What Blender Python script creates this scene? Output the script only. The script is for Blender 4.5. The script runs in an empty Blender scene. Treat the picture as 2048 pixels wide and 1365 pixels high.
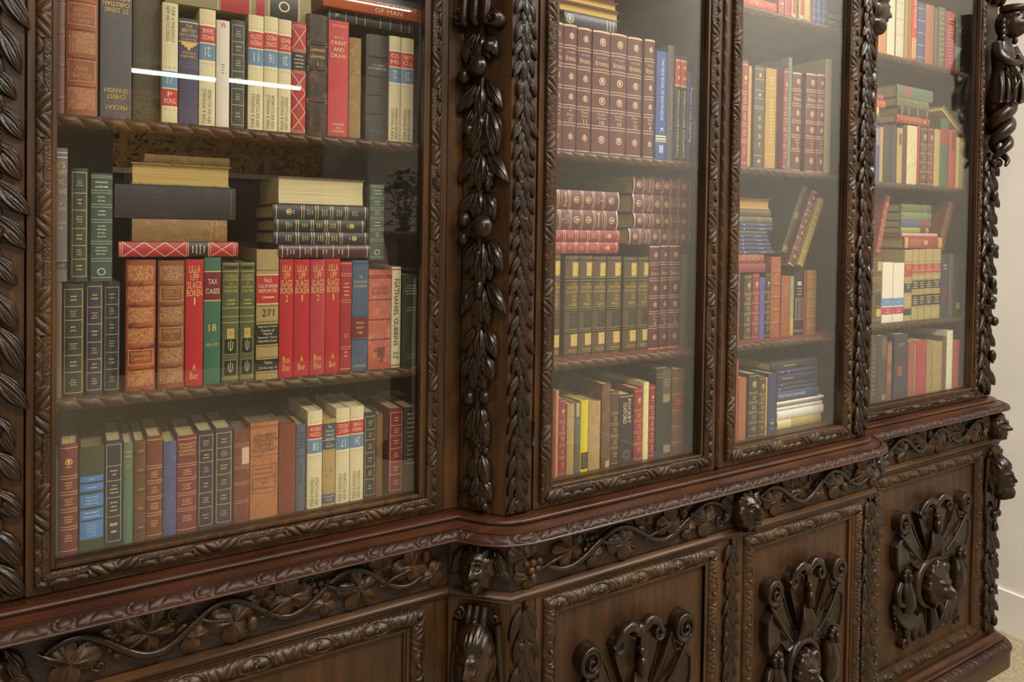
import bpy, math, random
import numpy as np
from mathutils import Vector, Matrix

# ------------------------------------------------------------------ camera, world, lights, exposure
scene = bpy.context.scene
COL = scene.collection
ZO = 1.13                       # height of the glazed doors' foot above the carpet (all z below are measured from there)
CAM_C = np.array([0.0644, -1.6181, 0.6786])
CAM_F, CAM_YAW, CAM_PITCH, CAM_ROLL, CAM_PPX, CAM_PPY = 1480.70, 0.57563, -0.01665, 0.0155, 74.82, -194.20

def cam_basis():
    c, s = math.cos, math.sin
    y, p, r = CAM_YAW, CAM_PITCH, CAM_ROLL
    fwd = np.array([s(y)*c(p), c(y)*c(p), s(p)])
    right = np.array([c(y), -s(y), 0.0])
    up = np.cross(right, fwd)
    return fwd, right*c(r)+up*s(r), -right*s(r)+up*c(r)
FWD, RIGHT, UP = cam_basis()
cam_data = bpy.data.cameras.new('camera')
cam_data.sensor_width = 36.0
cam_data.lens = CAM_F*36.0/2048.0
cam_data.shift_x = -CAM_PPX/2048.0
cam_data.shift_y = CAM_PPY/2048.0
cam_data.clip_start = 0.02
cam = bpy.data.objects.new('camera', cam_data)
COL.objects.link(cam)
m4 = Matrix.Identity(4)
for i in range(3):
    m4[i][0], m4[i][1], m4[i][2] = RIGHT[i], UP[i], -FWD[i]
    m4[i][3] = CAM_C[i] + (ZO if i == 2 else 0)
cam.matrix_world = m4
scene.camera = cam

world = bpy.data.worlds.new('world')
scene.world = world
world.use_nodes = True
world.node_tree.nodes['Background'].inputs[0].default_value = (1.0, 0.9, 0.75, 1)
world.node_tree.nodes['Background'].inputs[1].default_value = 0.02

LIGHTS = [  # x, y, z, length along x, width, watts : fluorescent battens on the ceiling, the last one added for the screen
    (1.55, -2.45, 2.84, 1.2, 0.12, 92.0),
    (2.95, -1.70, 2.84, 1.2, 0.12, 112.0),
    (0.10, -2.45, 2.84, 1.2, 0.12, 74.0),
    (-1.70, -7.20, 2.84, 1.2, 0.12, 330.0),  # added lamp out of view, brightens the screen for its reflection
]
LIGHT_COL = (1.0, 0.945, 0.855)
for (lx, ly, lz, ll, lw, lp) in LIGHTS:
    ld = bpy.data.lights.new('tube_light', 'AREA')
    ld.shape = 'RECTANGLE'
    ld.size, ld.size_y = ll, lw
    ld.energy = lp
    ld.color = LIGHT_COL
    lo = bpy.data.objects.new('tube_light', ld)
    lo.location = (lx, ly, lz + ZO)
    COL.objects.link(lo)

scene.view_settings.view_transform = 'Standard'
scene.view_settings.look = 'None'
scene.view_settings.exposure = -0.08
scene.view_settings.gamma = 1.0
scene.view_settings.use_curve_mapping = False
scene.cycles.use_denoising = True
scene.cycles.max_bounces = 7
scene.cycles.diffuse_bounces = 3
scene.cycles.glossy_bounces = 3
scene.cycles.transparent_max_bounces = 12
scene.cycles.caustics_reflective = False
scene.cycles.caustics_refractive = False
scene.cycles.sample_clamp_indirect = 4.0

# ------------------------------------------------------------------ geometry helpers
def at(px, py, Y):
    """point on the plane y = Y that the photograph shows at pixel px, py"""
    d = FWD + RIGHT*(px-1024-CAM_PPX)/CAM_F - UP*(py-682.5-CAM_PPY)/CAM_F
    return CAM_C + d*(Y-CAM_C[1])/d[1]

class MB:
    def __init__(s):
        s.v, s.f, s.mi, s.sm, s.n = [], [], [], [], 0
    def add(s, v, f, mat=0, smooth=False):
        v = np.asarray(v, float).reshape(-1, 3)
        s.v.append(v)
        n = s.n
        s.f.extend([tuple(int(i)+n for i in q) for q in f])
        s.mi.extend([mat]*len(f)); s.sm.extend([smooth]*len(f))
        s.n += len(v)
    def grid(s, P, mat=0, smooth=True, cu=False, cv=False):
        P = np.asarray(P, float)
        n, m = P.shape[:2]
        idx = np.arange(n*m).reshape(n, m)
        a = np.vstack([idx, idx[:1]]) if cu else idx
        if cv: a = np.hstack([a, a[:, :1]])
        q = np.stack([a[:-1, :-1], a[1:, :-1], a[1:, 1:], a[:-1, 1:]], -1).reshape(-1, 4)
        s.add(P.reshape(-1, 3), q.tolist(), mat, smooth)
    def box(s, x0, x1, y0, y1, z0, z1, mat=0, bev=0.0):
        if bev <= 0:
            v = [(x, y, z) for z in (z0, z1) for y in (y0, y1) for x in (x0, x1)]
            s.add(v, [(0,2,3,1),(4,5,7,6),(0,1,5,4),(2,6,7,3),(0,4,6,2),(1,3,7,5)], mat)
            return
        b = bev
        pl = [(x0+b,y0),(x1-b,y0),(x1,y0+b),(x1,y1-b),(x1-b,y1),(x0+b,y1),(x0,y1-b),(x0,y0+b)]
        cx, cy = (x0+x1)/2, (y0+y1)/2
        L = []
        for z, ins in ((z0, b), (z0+b, 0), (z1-b, 0), (z1, b)):
            L.append([(cx+(x-cx)*(1-ins/max(1e-6, abs(x1-x0)/2)), cy+(y-cy)*(1-ins/max(1e-6, abs(y1-y0)/2)), z) for x, y in pl])
        v = [p for l in L for p in l]
        f = [tuple(range(7, -1, -1)), tuple(range(24, 32))]
        for k in range(3):
            for i in range(8):
                j = (i+1) % 8
                f.append((k*8+i, k*8+j, k*8+8+j, k*8+8+i))
        s.add(v, f, mat)
    def prism(s, poly, z0, z1, mat=0, axis='z'):
        n = len(poly)
        def w(p, h): return (p[0], p[1], h) if axis == 'z' else (p[0], h, p[1])
        v = [w(p, z0) for p in poly] + [w(p, z1) for p in poly]
        f = [tuple(range(n-1, -1, -1)), tuple(range(n, 2*n))] + [(i, (i+1) % n, n+(i+1) % n, n+i) for i in range(n)]
        s.add(v, f, mat)
    def tube(s, pts, r, n=7, mat=0, flat=1.0):
        pts = np.asarray(pts, float)
        r = np.broadcast_to(np.asarray(r, float), (len(pts),))
        t = np.gradient(pts, axis=0)
        t /= np.linalg.norm(t, axis=1)[:, None]+1e-9
        ref = np.array([0.13, 1, 0.21])
        a = np.cross(t, ref); a /= np.linalg.norm(a, axis=1)[:, None]+1e-9
        b = np.cross(t, a)
        th = np.linspace(0, 2*np.pi, n, endpoint=False)
        P = pts[:, None] + r[:, None, None]*(a[:, None]*np.cos(th)[None, :, None] + b[:, None]*np.sin(th)[None, :, None]*flat)
        s.grid(P, mat, True, cv=True)
        k = s.n - len(pts)*n
        s.f.append(tuple(range(k+n-1, k-1, -1))); s.f.append(tuple(range(s.n-n, s.n)))
        s.mi += [mat]*2; s.sm += [True]*2
    def ball(s, c, r, nu=9, nv=7, mat=0, fn=None):
        r = np.broadcast_to(np.asarray(r, float), (3,))
        u = np.linspace(0, 2*np.pi, nu, endpoint=False)
        w = np.linspace(-np.pi/2+.001, np.pi/2-.001, nv)
        D = np.stack([np.cos(w)[:, None]*np.cos(u), np.cos(w)[:, None]*np.sin(u), np.sin(w)[:, None]*np.ones(nu)], -1)
        k = 1.0 if fn is None else fn(D)[..., None]
        s.grid(np.asarray(c, float) + D*r*k, mat, True, cv=True)
    def place(s, M, other):
        """append another MB transformed by 3x3/translation function M"""
        for v in other.v:
            pass
        V = M(np.concatenate(other.v))
        s.v.append(V); n = s.n
        s.f.extend([tuple(i+n for i in q) for q in other.f]); s.mi.extend(other.mi); s.sm.extend(other.sm)
        s.n += len(V)
    def build(s, name, mats, parent=None, origin=None):
        V = np.concatenate(s.v)
        o0 = np.zeros(3)
        if parent is not None:
            o0 = np.array(ORG.get(parent.name, (0, 0, 0)))
        elif origin is not None:
            o0 = np.asarray(origin, float)
        me = bpy.data.meshes.new(name)
        me.from_pydata((V-o0).tolist(), [], s.f)
        if not isinstance(mats, (list, tuple)): mats = [mats]
        for m in mats: me.materials.append(m)
        if len(mats) > 1: me.polygons.foreach_set('material_index', s.mi)
        me.polygons.foreach_set('use_smooth', s.sm)
        me.update()
        o = bpy.data.objects.new(name, me)
        COL.objects.link(o)
        if parent is not None:
            o.parent = parent
            ORG[o.name] = tuple(o0)
        else:
            o.location = (o0[0], o0[1], o0[2]+ZO)
            ORG[o.name] = tuple(o0)
        return o
ORG = {}

def tag(o, label=None, cat=None, group=None, kind=None):
    if label: o['label'] = label
    if cat: o['category'] = cat
    if group: o['group'] = group
    if kind: o['kind'] = kind
    return o

def thing(name, label, cat, org=(0, 0, 0), group=None, rot=None):
    o = bpy.data.objects.new(name, None)
    COL.objects.link(o)
    o.empty_display_size = 0.02
    o.location = (org[0], org[1], org[2]+ZO)
    if rot is not None: o.rotation_euler = rot
    ORG[o.name] = tuple(org) if rot is None else (0, 0, 0)
    return tag(o, label, cat, group)

# ------------------------------------------------------------------ materials
def lin(h):
    h = h.lstrip('#')
    if len(h) == 3: h = ''.join(c*2 for c in h)
    out = []
    for i in (0, 2, 4):
        c = int(h[i:i+2], 16)/255.0
        out.append(c/12.92 if c <= 0.04045 else ((c+0.055)/1.055)**2.4)
    return out
MATS = {}
def new_mat(name):
    m = bpy.data.materials.new(name)
    m.use_nodes = True
    nt = m.node_tree
    return m, nt, nt.nodes['Principled BSDF'], nt.nodes.new, nt.links.new

def ramp(nt, fac, stops):
    r = nt.nodes.new('ShaderNodeValToRGB')
    e = r.color_ramp.elements
    while len(e) < len(stops): e.new(0.5)
    for k, (p, c) in enumerate(stops):
        e[k].position = p; e[k].color = (*c, 1)
    nt.links.new(fac, r.inputs[0])
    return r.outputs[0]

def wood(name, dark, mid, light, axis='z', rough=0.38, scale=1.0, bump=0.25, fine=0.0):
    """figured wood: grain stretched along one axis, broad tone changes, fine pores"""
    if name in MATS: return MATS[name]
    m, nt, bs, N, L = new_mat(name)
    tc = N('ShaderNodeTexCoord')
    mp = N('ShaderNodeMapping')
    k = {'z': (34, 34, 1.6), 'x': (1.6, 34, 34)}[axis]
    mp.inputs['Scale'].default_value = tuple(v*scale for v in k)
    L(tc.outputs['Object'], mp.inputs[0])
    n1 = N('ShaderNodeTexNoise'); n1.inputs['Scale'].default_value = 1.5; n1.inputs['Detail'].default_value = 8; n1.inputs['Roughness'].default_value = .65
    n1.inputs['Distortion'].default_value = .6
    L(mp.outputs[0], n1.inputs['Vector'])
    n2 = N('ShaderNodeTexNoise'); n2.inputs['Scale'].default_value = 5.0; n2.inputs['Detail'].default_value = 3
    L(tc.outputs['Object'], n2.inputs['Vector'])
    mx = N('ShaderNodeMath'); mx.operation = 'MULTIPLY_ADD'; mx.inputs[1].default_value = .65; mx.inputs[2].default_value = 0
    ad = N('ShaderNodeMath'); ad.operation = 'MULTIPLY_ADD'; ad.inputs[1].default_value = .35
    L(n1.outputs[0], mx.inputs[0]); L(n2.outputs[0], ad.inputs[0]); L(mx.outputs[0], ad.inputs[2])
    c = ramp(nt, ad.outputs[0], [(.32, lin(dark)), (.5, lin(mid)), (.68, lin(light))])
    L(c, bs.inputs['Base Color'])
    rr = N('ShaderNodeMapRange'); rr.inputs[3].default_value = rough-.08; rr.inputs[4].default_value = rough+.12
    L(n2.outputs[0], rr.inputs[0]); L(rr.outputs[0], bs.inputs['Roughness'])
    bs.inputs['Specular IOR Level'].default_value = .38
    bp = N('ShaderNodeBump'); bp.inputs['Strength'].default_value = bump; bp.inputs['Distance'].default_value = .002
    if fine > 0:
        n3 = N('ShaderNodeTexNoise'); n3.inputs['Scale'].default_value = 260; n3.inputs['Detail'].default_value = 1
        L(tc.outputs['Object'], n3.inputs['Vector'])
        a2 = N('ShaderNodeMath'); a2.operation = 'MULTIPLY_ADD'; a2.inputs[1].default_value = fine
        L(n3.outputs[0], a2.inputs[0]); L(n1.outputs[0], a2.inputs[2]); L(a2.outputs[0], bp.inputs['Height'])
    else:
        L(n1.outputs[0], bp.inputs['Height'])
    L(bp.outputs[0], bs.inputs['Normal'])
    MATS[name] = m
    return m

def cloth(hexc, rough=0.55, var=0.16, bump=0.12, nscale=90, metal=0.0, spots=None):
    """book cloth or leather of one colour with worn, uneven tone"""
    key = ('c', hexc, rough, var, nscale, metal, spots)
    if key in MATS: return MATS[key]
    m, nt, bs, N, L = new_mat('book_cover_'+hexc.lstrip('#'))
    c = np.array(lin(hexc))
    tc = N('ShaderNodeTexCoord')
    n = N('ShaderNodeTexNoise'); n.inputs['Scale'].default_value = nscale; n.inputs['Detail'].default_value = 5; n.inputs['Roughness'].default_value = .7
    L(tc.outputs['Object'], n.inputs['Vector'])
    col = ramp(nt, n.outputs[0], [(.3, tuple(c*(1-var))), (.7, tuple(np.minimum(1, c*(1+var))))])
    if spots:
        s2 = N('ShaderNodeTexNoise'); s2.inputs['Scale'].default_value = 28; s2.inputs['Detail'].default_value = 7; s2.inputs['Roughness'].default_value = .75
        L(tc.outputs['Object'], s2.inputs['Vector'])
        f = ramp(nt, s2.outputs[0], [(.52, (0, 0, 0)), (.6, (1, 1, 1))])
        mx = N('ShaderNodeMix'); mx.data_type = 'RGBA'
        L(f, mx.inputs[0]); L(col, mx.inputs[6]); mx.inputs[7].default_value = (*lin(spots), 1)
        col = mx.outputs[2]
    L(col, bs.inputs['Base Color'])
    bs.inputs['Roughness'].default_value = rough
    bs.inputs['Metallic'].default_value = metal
    bp = N('ShaderNodeBump'); bp.inputs['Strength'].default_value = bump; bp.inputs['Distance'].default_value = .001
    L(n.outputs[0], bp.inputs['Height']); L(bp.outputs[0], bs.inputs['Normal'])
    MATS[key] = m
    return m

def pages(hexc='c9b27c'):
    key = ('p', hexc)
    if key in MATS: return MATS[key]
    m, nt, bs, N, L = new_mat('page_edges_'+hexc)
    c = np.array(lin(hexc))
    tc = N('ShaderNodeTexCoord'); mp = N('ShaderNodeMapping'); mp.inputs['Scale'].default_value = (900, 6, 6)
    L(tc.outputs['Object'], mp.inputs[0])
    n = N('ShaderNodeTexNoise'); n.inputs['Scale'].default_value = 1; n.inputs['Detail'].default_value = 2
    L(mp.outputs[0], n.inputs['Vector'])
    L(ramp(nt, n.outputs[0], [(.3, tuple(c*.62)), (.62, tuple(c))]), bs.inputs['Base Color'])
    bs.inputs['Roughness'].default_value = .8
    MATS[key] = m
    return m

def ink(hexc, metal=0.0, rough=0.45):
    key = ('i', hexc, metal)
    if key in MATS: return MATS[key]
    m, nt, bs, N, L = new_mat('spine_ink_'+hexc.lstrip('#'))
    bs.inputs['Base Color'].default_value = (*lin(hexc), 1)
    bs.inputs['Roughness'].default_value = rough
    bs.inputs['Metallic'].default_value = metal
    MATS[key] = m
    return m

def gilt(base, gold, scale=420):
    """leather covered with dense gold tooling"""
    key = ('g', base, gold, scale)
    if key in MATS: return MATS[key]
    m, nt, bs, N, L = new_mat('gilt_tooling')
    tc = N('ShaderNodeTexCoord')
    v = N('ShaderNodeTexVoronoi'); v.feature = 'DISTANCE_TO_EDGE'; v.inputs['Scale'].default_value = scale
    n = N('ShaderNodeTexNoise'); n.inputs['Scale'].default_value = scale*.35; n.inputs['Detail'].default_value = 3; n.inputs['Distortion'].default_value = 2.5
    L(tc.outputs['Object'], v.inputs['Vector']); L(tc.outputs['Object'], n.inputs['Vector'])
    L(ramp(nt, n.outputs[0], [(.42, lin(base)), (.5, lin(gold)), (.58, lin(base))]), bs.inputs['Base Color'])
    bs.inputs['Roughness'].default_value = .45
    MATS[key] = m
    return m

def marble(a, b, c, scale=60):
    key = ('m', a, b, c)
    if key in MATS: return MATS[key]
    m, nt, bs, N, L = new_mat('marbled_paper')
    tc = N('ShaderNodeTexCoord')
    n = N('ShaderNodeTexNoise'); n.inputs['Scale'].default_value = scale; n.inputs['Detail'].default_value = 4; n.inputs['Distortion'].default_value = 1.5
    L(tc.outputs['Object'], n.inputs['Vector'])
    L(ramp(nt, n.outputs[0], [(.36, lin(a)), (.5, lin(b)), (.64, lin(c))]), bs.inputs['Base Color'])
    bs.inputs['Roughness'].default_value = .6
    MATS[key] = m
    return m

W_STILE = wood('stile_wood', '22150a', '3b2611', '583a1d', 'z', .38)
W_RAIL = wood('rail_wood', '22150a', '3b2611', '583a1d', 'x', .38)
W_PANEL = wood('panel_wood', '24160a', '392411', '4b301a', 'z', .45)
W_LEDGE = wood('ledge_mahogany', '22120a', '3d2113', '52301b', 'x', .30)
W_LEDGEC = wood('ledge_carved_mahogany', '1b0f0a', '321b12', '46291b', 'x', .46, fine=.3)
W_CARVE = wood('carved_oak', '130c06', '21140a', '362110', 'z', .25, bump=.35, fine=.35)
W_CARVEL = wood('carved_oak_worn', '1e130a', '33210f', '4f3519', 'z', .36, bump=.35, fine=.35)
W_CARVEW = wood('carved_oak_warm', '22150a', '372411', '523518', 'z', .34, bump=.35, fine=.35)
W_BACK = wood('back_board', '2b1b10', '3f2919', '503622', 'z', .6)
W_GROUND = wood('punched_ground', '170f09', '251810', '352316', 'x', .5, bump=.6, fine=1.2)
W_SHELF = wood('shelf_oak', '2d1c0f', '48301b', '654527', 'x', .36)
M_FELT = cloth('7a1f22', .95, .2, .4, 300)
M_IRON = ink('2b2622', .8, .45)
M_BRASS = ink('8a6a35', .9, .4)

def glass_mat():
    m = bpy.data.materials.new('window_glass'); m.use_nodes = True
    nt = m.node_tree; nt.nodes.clear()
    N, L = nt.nodes.new, nt.links.new
    out = N('ShaderNodeOutputMaterial')
    tr = N('ShaderNodeBsdfTransparent'); tr.inputs[0].default_value = (.97, .975, .965, 1)
    gl = N('ShaderNodeBsdfGlossy'); gl.inputs['Roughness'].default_value = 0.0; gl.inputs[0].default_value = (1, 1, 1, 1)
    lw = N('ShaderNodeLayerWeight'); lw.inputs[0].default_value = .5      # facing = 1 - cos of the viewing angle
    pw = N('ShaderNodeMath'); pw.operation = 'POWER'; pw.inputs[1].default_value = 5.0
    fr = N('ShaderNodeMath'); fr.operation = 'MULTIPLY_ADD'; fr.inputs[1].default_value = .957; fr.inputs[2].default_value = .043
    L(lw.outputs['Facing'], pw.inputs[0]); L(pw.outputs[0], fr.inputs[0])
    mx = N('ShaderNodeMixShader')
    L(fr.outputs[0], mx.inputs[0]); L(tr.outputs[0], mx.inputs[1]); L(gl.outputs[0], mx.inputs[2])
    # thin film of dust that the room lights pick up
    df = N('ShaderNodeBsdfDiffuse'); df.inputs[0].default_value = (.62, .56, .46, 1)
    tc = N('ShaderNodeTexCoord'); ns = N('ShaderNodeTexNoise'); ns.inputs['Scale'].default_value = 3.0; ns.inputs['Detail'].default_value = 6
    L(tc.outputs['Object'], ns.inputs['Vector'])
    mr = N('ShaderNodeMapRange'); mr.inputs[1].default_value = .3; mr.inputs[2].default_value = .75
    mr.inputs[3].default_value = DUST[0]; mr.inputs[4].default_value = DUST[1]
    L(ns.outputs[0], mr.inputs[0])
    m2 = N('ShaderNodeMixShader')
    L(mr.outputs[0], m2.inputs[0]); L(mx.outputs[0], m2.inputs[1]); L(df.outputs[0], m2.inputs[2])
    L(m2.outputs[0], out.inputs[0])
    return m
DUST = (0.003, 0.010)
M_GLASS = glass_mat()
# ------------------------------------------------------------------ carved running mouldings
RNG = np.random.default_rng(5)
def blades(q):
    """rounded blades parted by narrow grooves"""
    f = q % 1.0
    return np.clip(4*f*(1-f), 0, 1)**.45
def pat_door(u, v, w, per):
    t = u % 1.0
    d = np.abs(t-.5)
    sc = d < .26
    h = np.zeros_like(t)
    for c in (.315, .5, .685):
        r = np.hypot((t-c)/.092, (v-.0)/.46)
        h = np.maximum(h, np.where(r < 1, .80+.2*np.clip((1-r)*5, 0, 1), 0) - (r < .22)*.8)
    hs = np.maximum(h, np.where(v > .48, .10+.34*RNG.random(t.shape), 0))
    s = (.5-d)/.24
    hl = blades(s*2.2+.15-(v-.5)*1.25)*(.55+.45*np.sin(np.pi*np.clip(v*.85+.12, 0, 1)))
    hl = np.where(s < .07, .9*(1-1.2*np.abs(v-.5)), hl)
    return np.where(sc, hs, hl)
def pat_ledge(u, v, w, per):
    t = u % 1.0
    d = np.abs(t-.5)
    a = (t-.5)*per/w
    r = np.hypot(a, v-.5)
    ball = np.where(r < .38, .9*np.sqrt(np.clip(1-(r/.38)**2, 0, 1)), 0)
    ring = np.where(np.abs(r-.52) < .08, .6, 0)
    g = .15+.75*blades(d*5.2+(v-.5)*.8)*np.sin(np.pi*v)**.6
    return np.where(d < .19, np.maximum(ball, ring), g)
def pat_egg(u, v, w, per):
    t = u % 1.0
    a = (t-.5)*per/w
    b = v-.5
    r = np.hypot(a, b)
    h = np.where(r < .17, 1.15*np.sqrt(np.clip(1-(r/.17)**2, 0, 1))+.15, 0)
    r2 = np.hypot((np.abs(a)-.42)/.34, (b+.02)/.42)
    h = np.maximum(h, np.where(r2 < 1, .75*np.sqrt(np.clip(1-r2**2, 0, 1))*(.75+.25*np.cos(9*b)), 0))
    rim = np.abs(np.hypot(a/.95, b/.5)-.95)
    h = np.maximum(h, np.where((rim < .13), .8*(1-rim/.13), 0))
    out = np.hypot(a/.95, b/.5) > 1.08
    g = .15+.7*blades(np.abs(t-.5)*9-b*1.2)*np.sin(np.pi*v)**.6
    return np.where(out, np.maximum(h, g), h)
def pat_rope(u, v, w, per):
    t = (u+.5*(v-.5)) % 1.0
    b = np.clip(1-np.abs(v-.5)*2, 0, 1)
    return np.where(t < .88, .15+.55*(t/.88)**.8+.35*b*np.sin(np.pi*np.clip(t/.88, 0, 1)), 0.0)*np.clip(b*3, 0, 1)**.6
def pat_none(u, v, w, per): return np.zeros_like(u)

def carved_side(mb, P0, P1, A, w, per, pat, base, amp, nrm=(0, -1, 0), m0=1, m1=1, res=.0022, nv=12, mat=0):
    P0, P1, A, nrm = (np.asarray(q, float) for q in (P0, P1, A, nrm))
    T = P1-P0; Ln = np.linalg.norm(T); T /= Ln
    nu = max(4, int(Ln/res))
    v = np.linspace(0, 1, nv)[None, :]
    s = np.linspace(0, 1, nu)[:, None]
    a = m0*v*w; b = Ln-m1*v*w
    u = a+(b-a)*s
    uc = (u-Ln/2)/per+.5
    V = np.broadcast_to(v, u.shape)
    h = base(V)+amp*pat(uc, V, w, per)*np.clip(np.minimum(V, 1-V)*14, 0, 1)
    P = P0+T*u[..., None]+A*(V*w)[..., None]+nrm*h[..., None]
    mb.grid(P, mat, True)

def carved_frame(mb, x0, x1, z0, z1, Y, w, per, pat, base, amp, **k):
    c = [(x0, Y, z0), (x1, Y, z0), (x1, Y, z1), (x0, Y, z1)]
    ins = [(0, 0, 1), (-1, 0, 0), (0, 0, -1), (1, 0, 0)]
    for i in range(4):
        carved_side(mb, c[i], c[(i+1) % 4], ins[i], w, per, pat, base, amp, **k)

def frame_boxes(mb, X0, X1, Z0, Z1, x0, x1, z0, z1, y0, y1, mat=0, bev=0.0):
    mb.box(X0, x0, y0, y1, Z0, Z1, mat, bev); mb.box(x1, X1, y0, y1, Z0, Z1, mat, bev)
    mb.box(x0, x1, y0, y1, Z0, z0, mat, bev); mb.box(x0, x1, y0, y1, z1, Z1, mat, bev)

def path_offsets(pts):
    pts = [np.array(p, float) for p in pts]
    off = []
    for i, p in enumerate(pts):
        ns = []
        if i > 0:
            d = p-pts[i-1]; d /= np.linalg.norm(d); ns.append(np.array([d[1], -d[0]]))
        if i < len(pts)-1:
            d = pts[i+1]-p; d /= np.linalg.norm(d); ns.append(np.array([d[1], -d[0]]))
        if len(ns) == 1: off.append(ns[0])
        else:
            m = ns[0]+ns[1]; m /= np.linalg.norm(m)
            off.append(m/max(.35, m@ns[0]))
    return np.array(pts), np.array(off)

def round_path(pts, radii):
    """replace corner i by a short arc (quadratic) of the given size"""
    out = []
    n = len(pts)
    for i, p in enumerate(pts):
        r = radii.get(i, 0)
        if r == 0 or i in (0, n-1): out.append(p); continue
        p = np.array(p, float); a = np.array(pts[i-1], float)-p; b = np.array(pts[i+1], float)-p
        A = p+a/np.linalg.norm(a)*r; B = p+b/np.linalg.norm(b)*r
        for t in np.linspace(0, 1, 7):
            out.append(tuple((1-t)**2*A+2*t*(1-t)*p+t*t*B))
    return out

def sweep(mb, pts, prof, step=None, per=.1, pat=None, amp=0.0, mat=0, smooth=True, sl=None, trim=(0, 0)):
    P, O = path_offsets(pts)
    if sl: P, O = P[sl], O[sl]
    if trim[0] or trim[1]:
        a = (P[1]-P[0])/np.linalg.norm(P[1]-P[0])*trim[0]; b = (P[-2]-P[-1])/np.linalg.norm(P[-2]-P[-1])*trim[1]
        P = P.copy(); P[0] = P[0]+a; P[-1] = P[-1]+b
    seg = np.linalg.norm(np.diff(P, axis=0), axis=1)
    s = np.concatenate([[0], np.cumsum(seg)])
    if step:
        ss = np.unique(np.concatenate([s, np.arange(0, s[-1], step)]))
        P = np.stack([np.interp(ss, s, P[:, k]) for k in (0, 1)], 1)
        O = np.stack([np.interp(ss, s, O[:, k]) for k in (0, 1)], 1)
        s = ss
    prof = np.array(prof, float)
    n, m = len(P), len(prof)
    D = np.broadcast_to(prof[None, :, 0], (n, m)).copy(); Z = np.broadcast_to(prof[None, :, 1], (n, m)).copy()
    if pat is not None:
        t = np.gradient(prof, axis=0); t /= np.linalg.norm(t, axis=1)[:, None]+1e-9
        nd, nz = -t[:, 1], t[:, 0]
        U = np.broadcast_to((s/per)[:, None], (n, m)); V = np.broadcast_to(np.linspace(0, 1, m)[None], (n, m))
        h = amp*pat(U, V, .03, per)*np.clip(np.minimum(V, 1-V)*9, 0, 1)
        D = D+h*nd; Z = Z+h*nz
    G = np.stack([P[:, None, 0]+O[:, None, 0]*D, P[:, None, 1]+O[:, None, 1]*D, Z], -1)
    mb.grid(G, mat, smooth)

def rng_prof(a, b, n, bulge):
    """profile points from a to b bowed outwards by bulge"""
    a, b = np.array(a, float), np.array(b, float)
    t = np.linspace(0, 1, n)[:, None]
    d = b-a; nrm = np.array([-d[1], d[0]]); nrm /= np.linalg.norm(nrm)
    return (a+d*t+nrm*bulge*np.sin(np.pi*t)).tolist()

# ------------------------------------------------------------------ plan of the bookcase (metres)
YW, YC = 0.0, -0.108                       # door planes of the wings and of the forward middle
X_END0, X_END1 = -0.11, 3.37
X_COL = (.864, .931, 2.330, 2.397)         # canted corners of the upper middle section
BW, BC = -0.03, -0.14                      # front planes of the base
UP_PATH = [(X_END0, .36), (X_END0, YW), (X_COL[0], YW), (X_COL[1], YC), (X_COL[2], YC), (X_COL[3], YW), (X_END1, YW), (X_END1, .36)]
LO_PATH = [(-.14, .36), (-.14, BW), (.824, BW), (.93, BC), (2.331, BC), (2.437, BW), (3.40, BW), (3.40, .36)]
Z_TOP = 2.12
SHELVES = (.345, .887, 1.375)
Y_BACK = .345

def glazed_door(par, nm_label, x0, x1, Y, m0, m1, g0, g1, zt=1.93):
    zb, mb_, gb = 0.003, .018, .055
    d = MB()
    frame_boxes(d, x0, x1, zb, zt, g0-.004, g1+.004, gb-.004, zt-.055, Y, Y+.026, 0, .0015)
    door = d.build('door', [W_STILE], par)
    door['label'] = nm_label
    c = MB()
    w = g0-.007-m0
    carved_frame(c, m0, m1, mb_, zt-.018, Y-.0005, w, .178, pat_door,
                 lambda v: .001+.006*np.clip(np.sin(np.pi*np.clip(v*.9+.06, 0, 1)), 0, 1)**.5, .0070, res=.0014, nv=26)
    c.build('carved_moulding', [W_CARVEL], door)
    l = MB()
    i0, i1, j0, j1 = g0-.0075, g1+.0075, gb-.0075, zt-.0475
    frame_boxes(l, i0, i1, j0, j1, g0, g1, gb, zt-.055, Y-.005, Y+.0095, 0, .001)
    l.build('glazing_bead', [W_STILE], door)
    p = MB(); p.box(g0-.003, g1+.003, Y+.0115, Y+.0145, gb-.003, zt-.052)
    g = p.build('glass_pane', [M_GLASS], door)
    return door

def hinge(par, x, y, z):
    h = MB(); h.tube([(x, y, z-.028), (x, y, z+.028)], .0035, 8)
    h.ball((x, y, z-.03), .0042, 8, 5); h.ball((x, y, z+.03), .0042, 8, 5)
    h.build('hinge', [M_IRON], par)

def shelf_unit(par, x0, x1, yf, zs, felt=()):
    for z in zs:
        s = MB(); s.box(x0, x1, yf+.004, Y_BACK-.004, z-.022, z)
        sh = s.build('shelf', [W_SHELF], par)
        e = MB()
        carved_side(e, (x0, yf+.0045, z-.0235), (x1, yf+.0045, z-.0235), (0, 0, 1), .0245, .0385, pat_rope, lambda v: .001+.003*np.sin(np.pi*v), .0095, m0=0, m1=0, res=.0014, nv=15)
        e.build('carved_edge', [W_SHELF], sh)
        if z in felt:
            f = MB(); f.box(x0+.002, x1-.002, yf+.012, Y_BACK-.006, z+.0001, z+.0012)
            f.build('felt_lining', [M_FELT], sh)

def case_shell(par, x0, x1, yf, zb=.028):
    b = MB(); b.box(x0, x1, Y_BACK, Y_BACK+.014, zb-.02, Z_TOP); b.build('back_panel', [W_BACK], par)
    b = MB(); b.box(x0, x1, yf+.033, Y_BACK, zb-.022, zb+.022); b.build('bottom_board', [W_RAIL], par)
    b = MB(); b.box(x0, x1, yf+.03, Y_BACK, Z_TOP-.03, Z_TOP); b.build('top_board', [W_RAIL], par)

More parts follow.
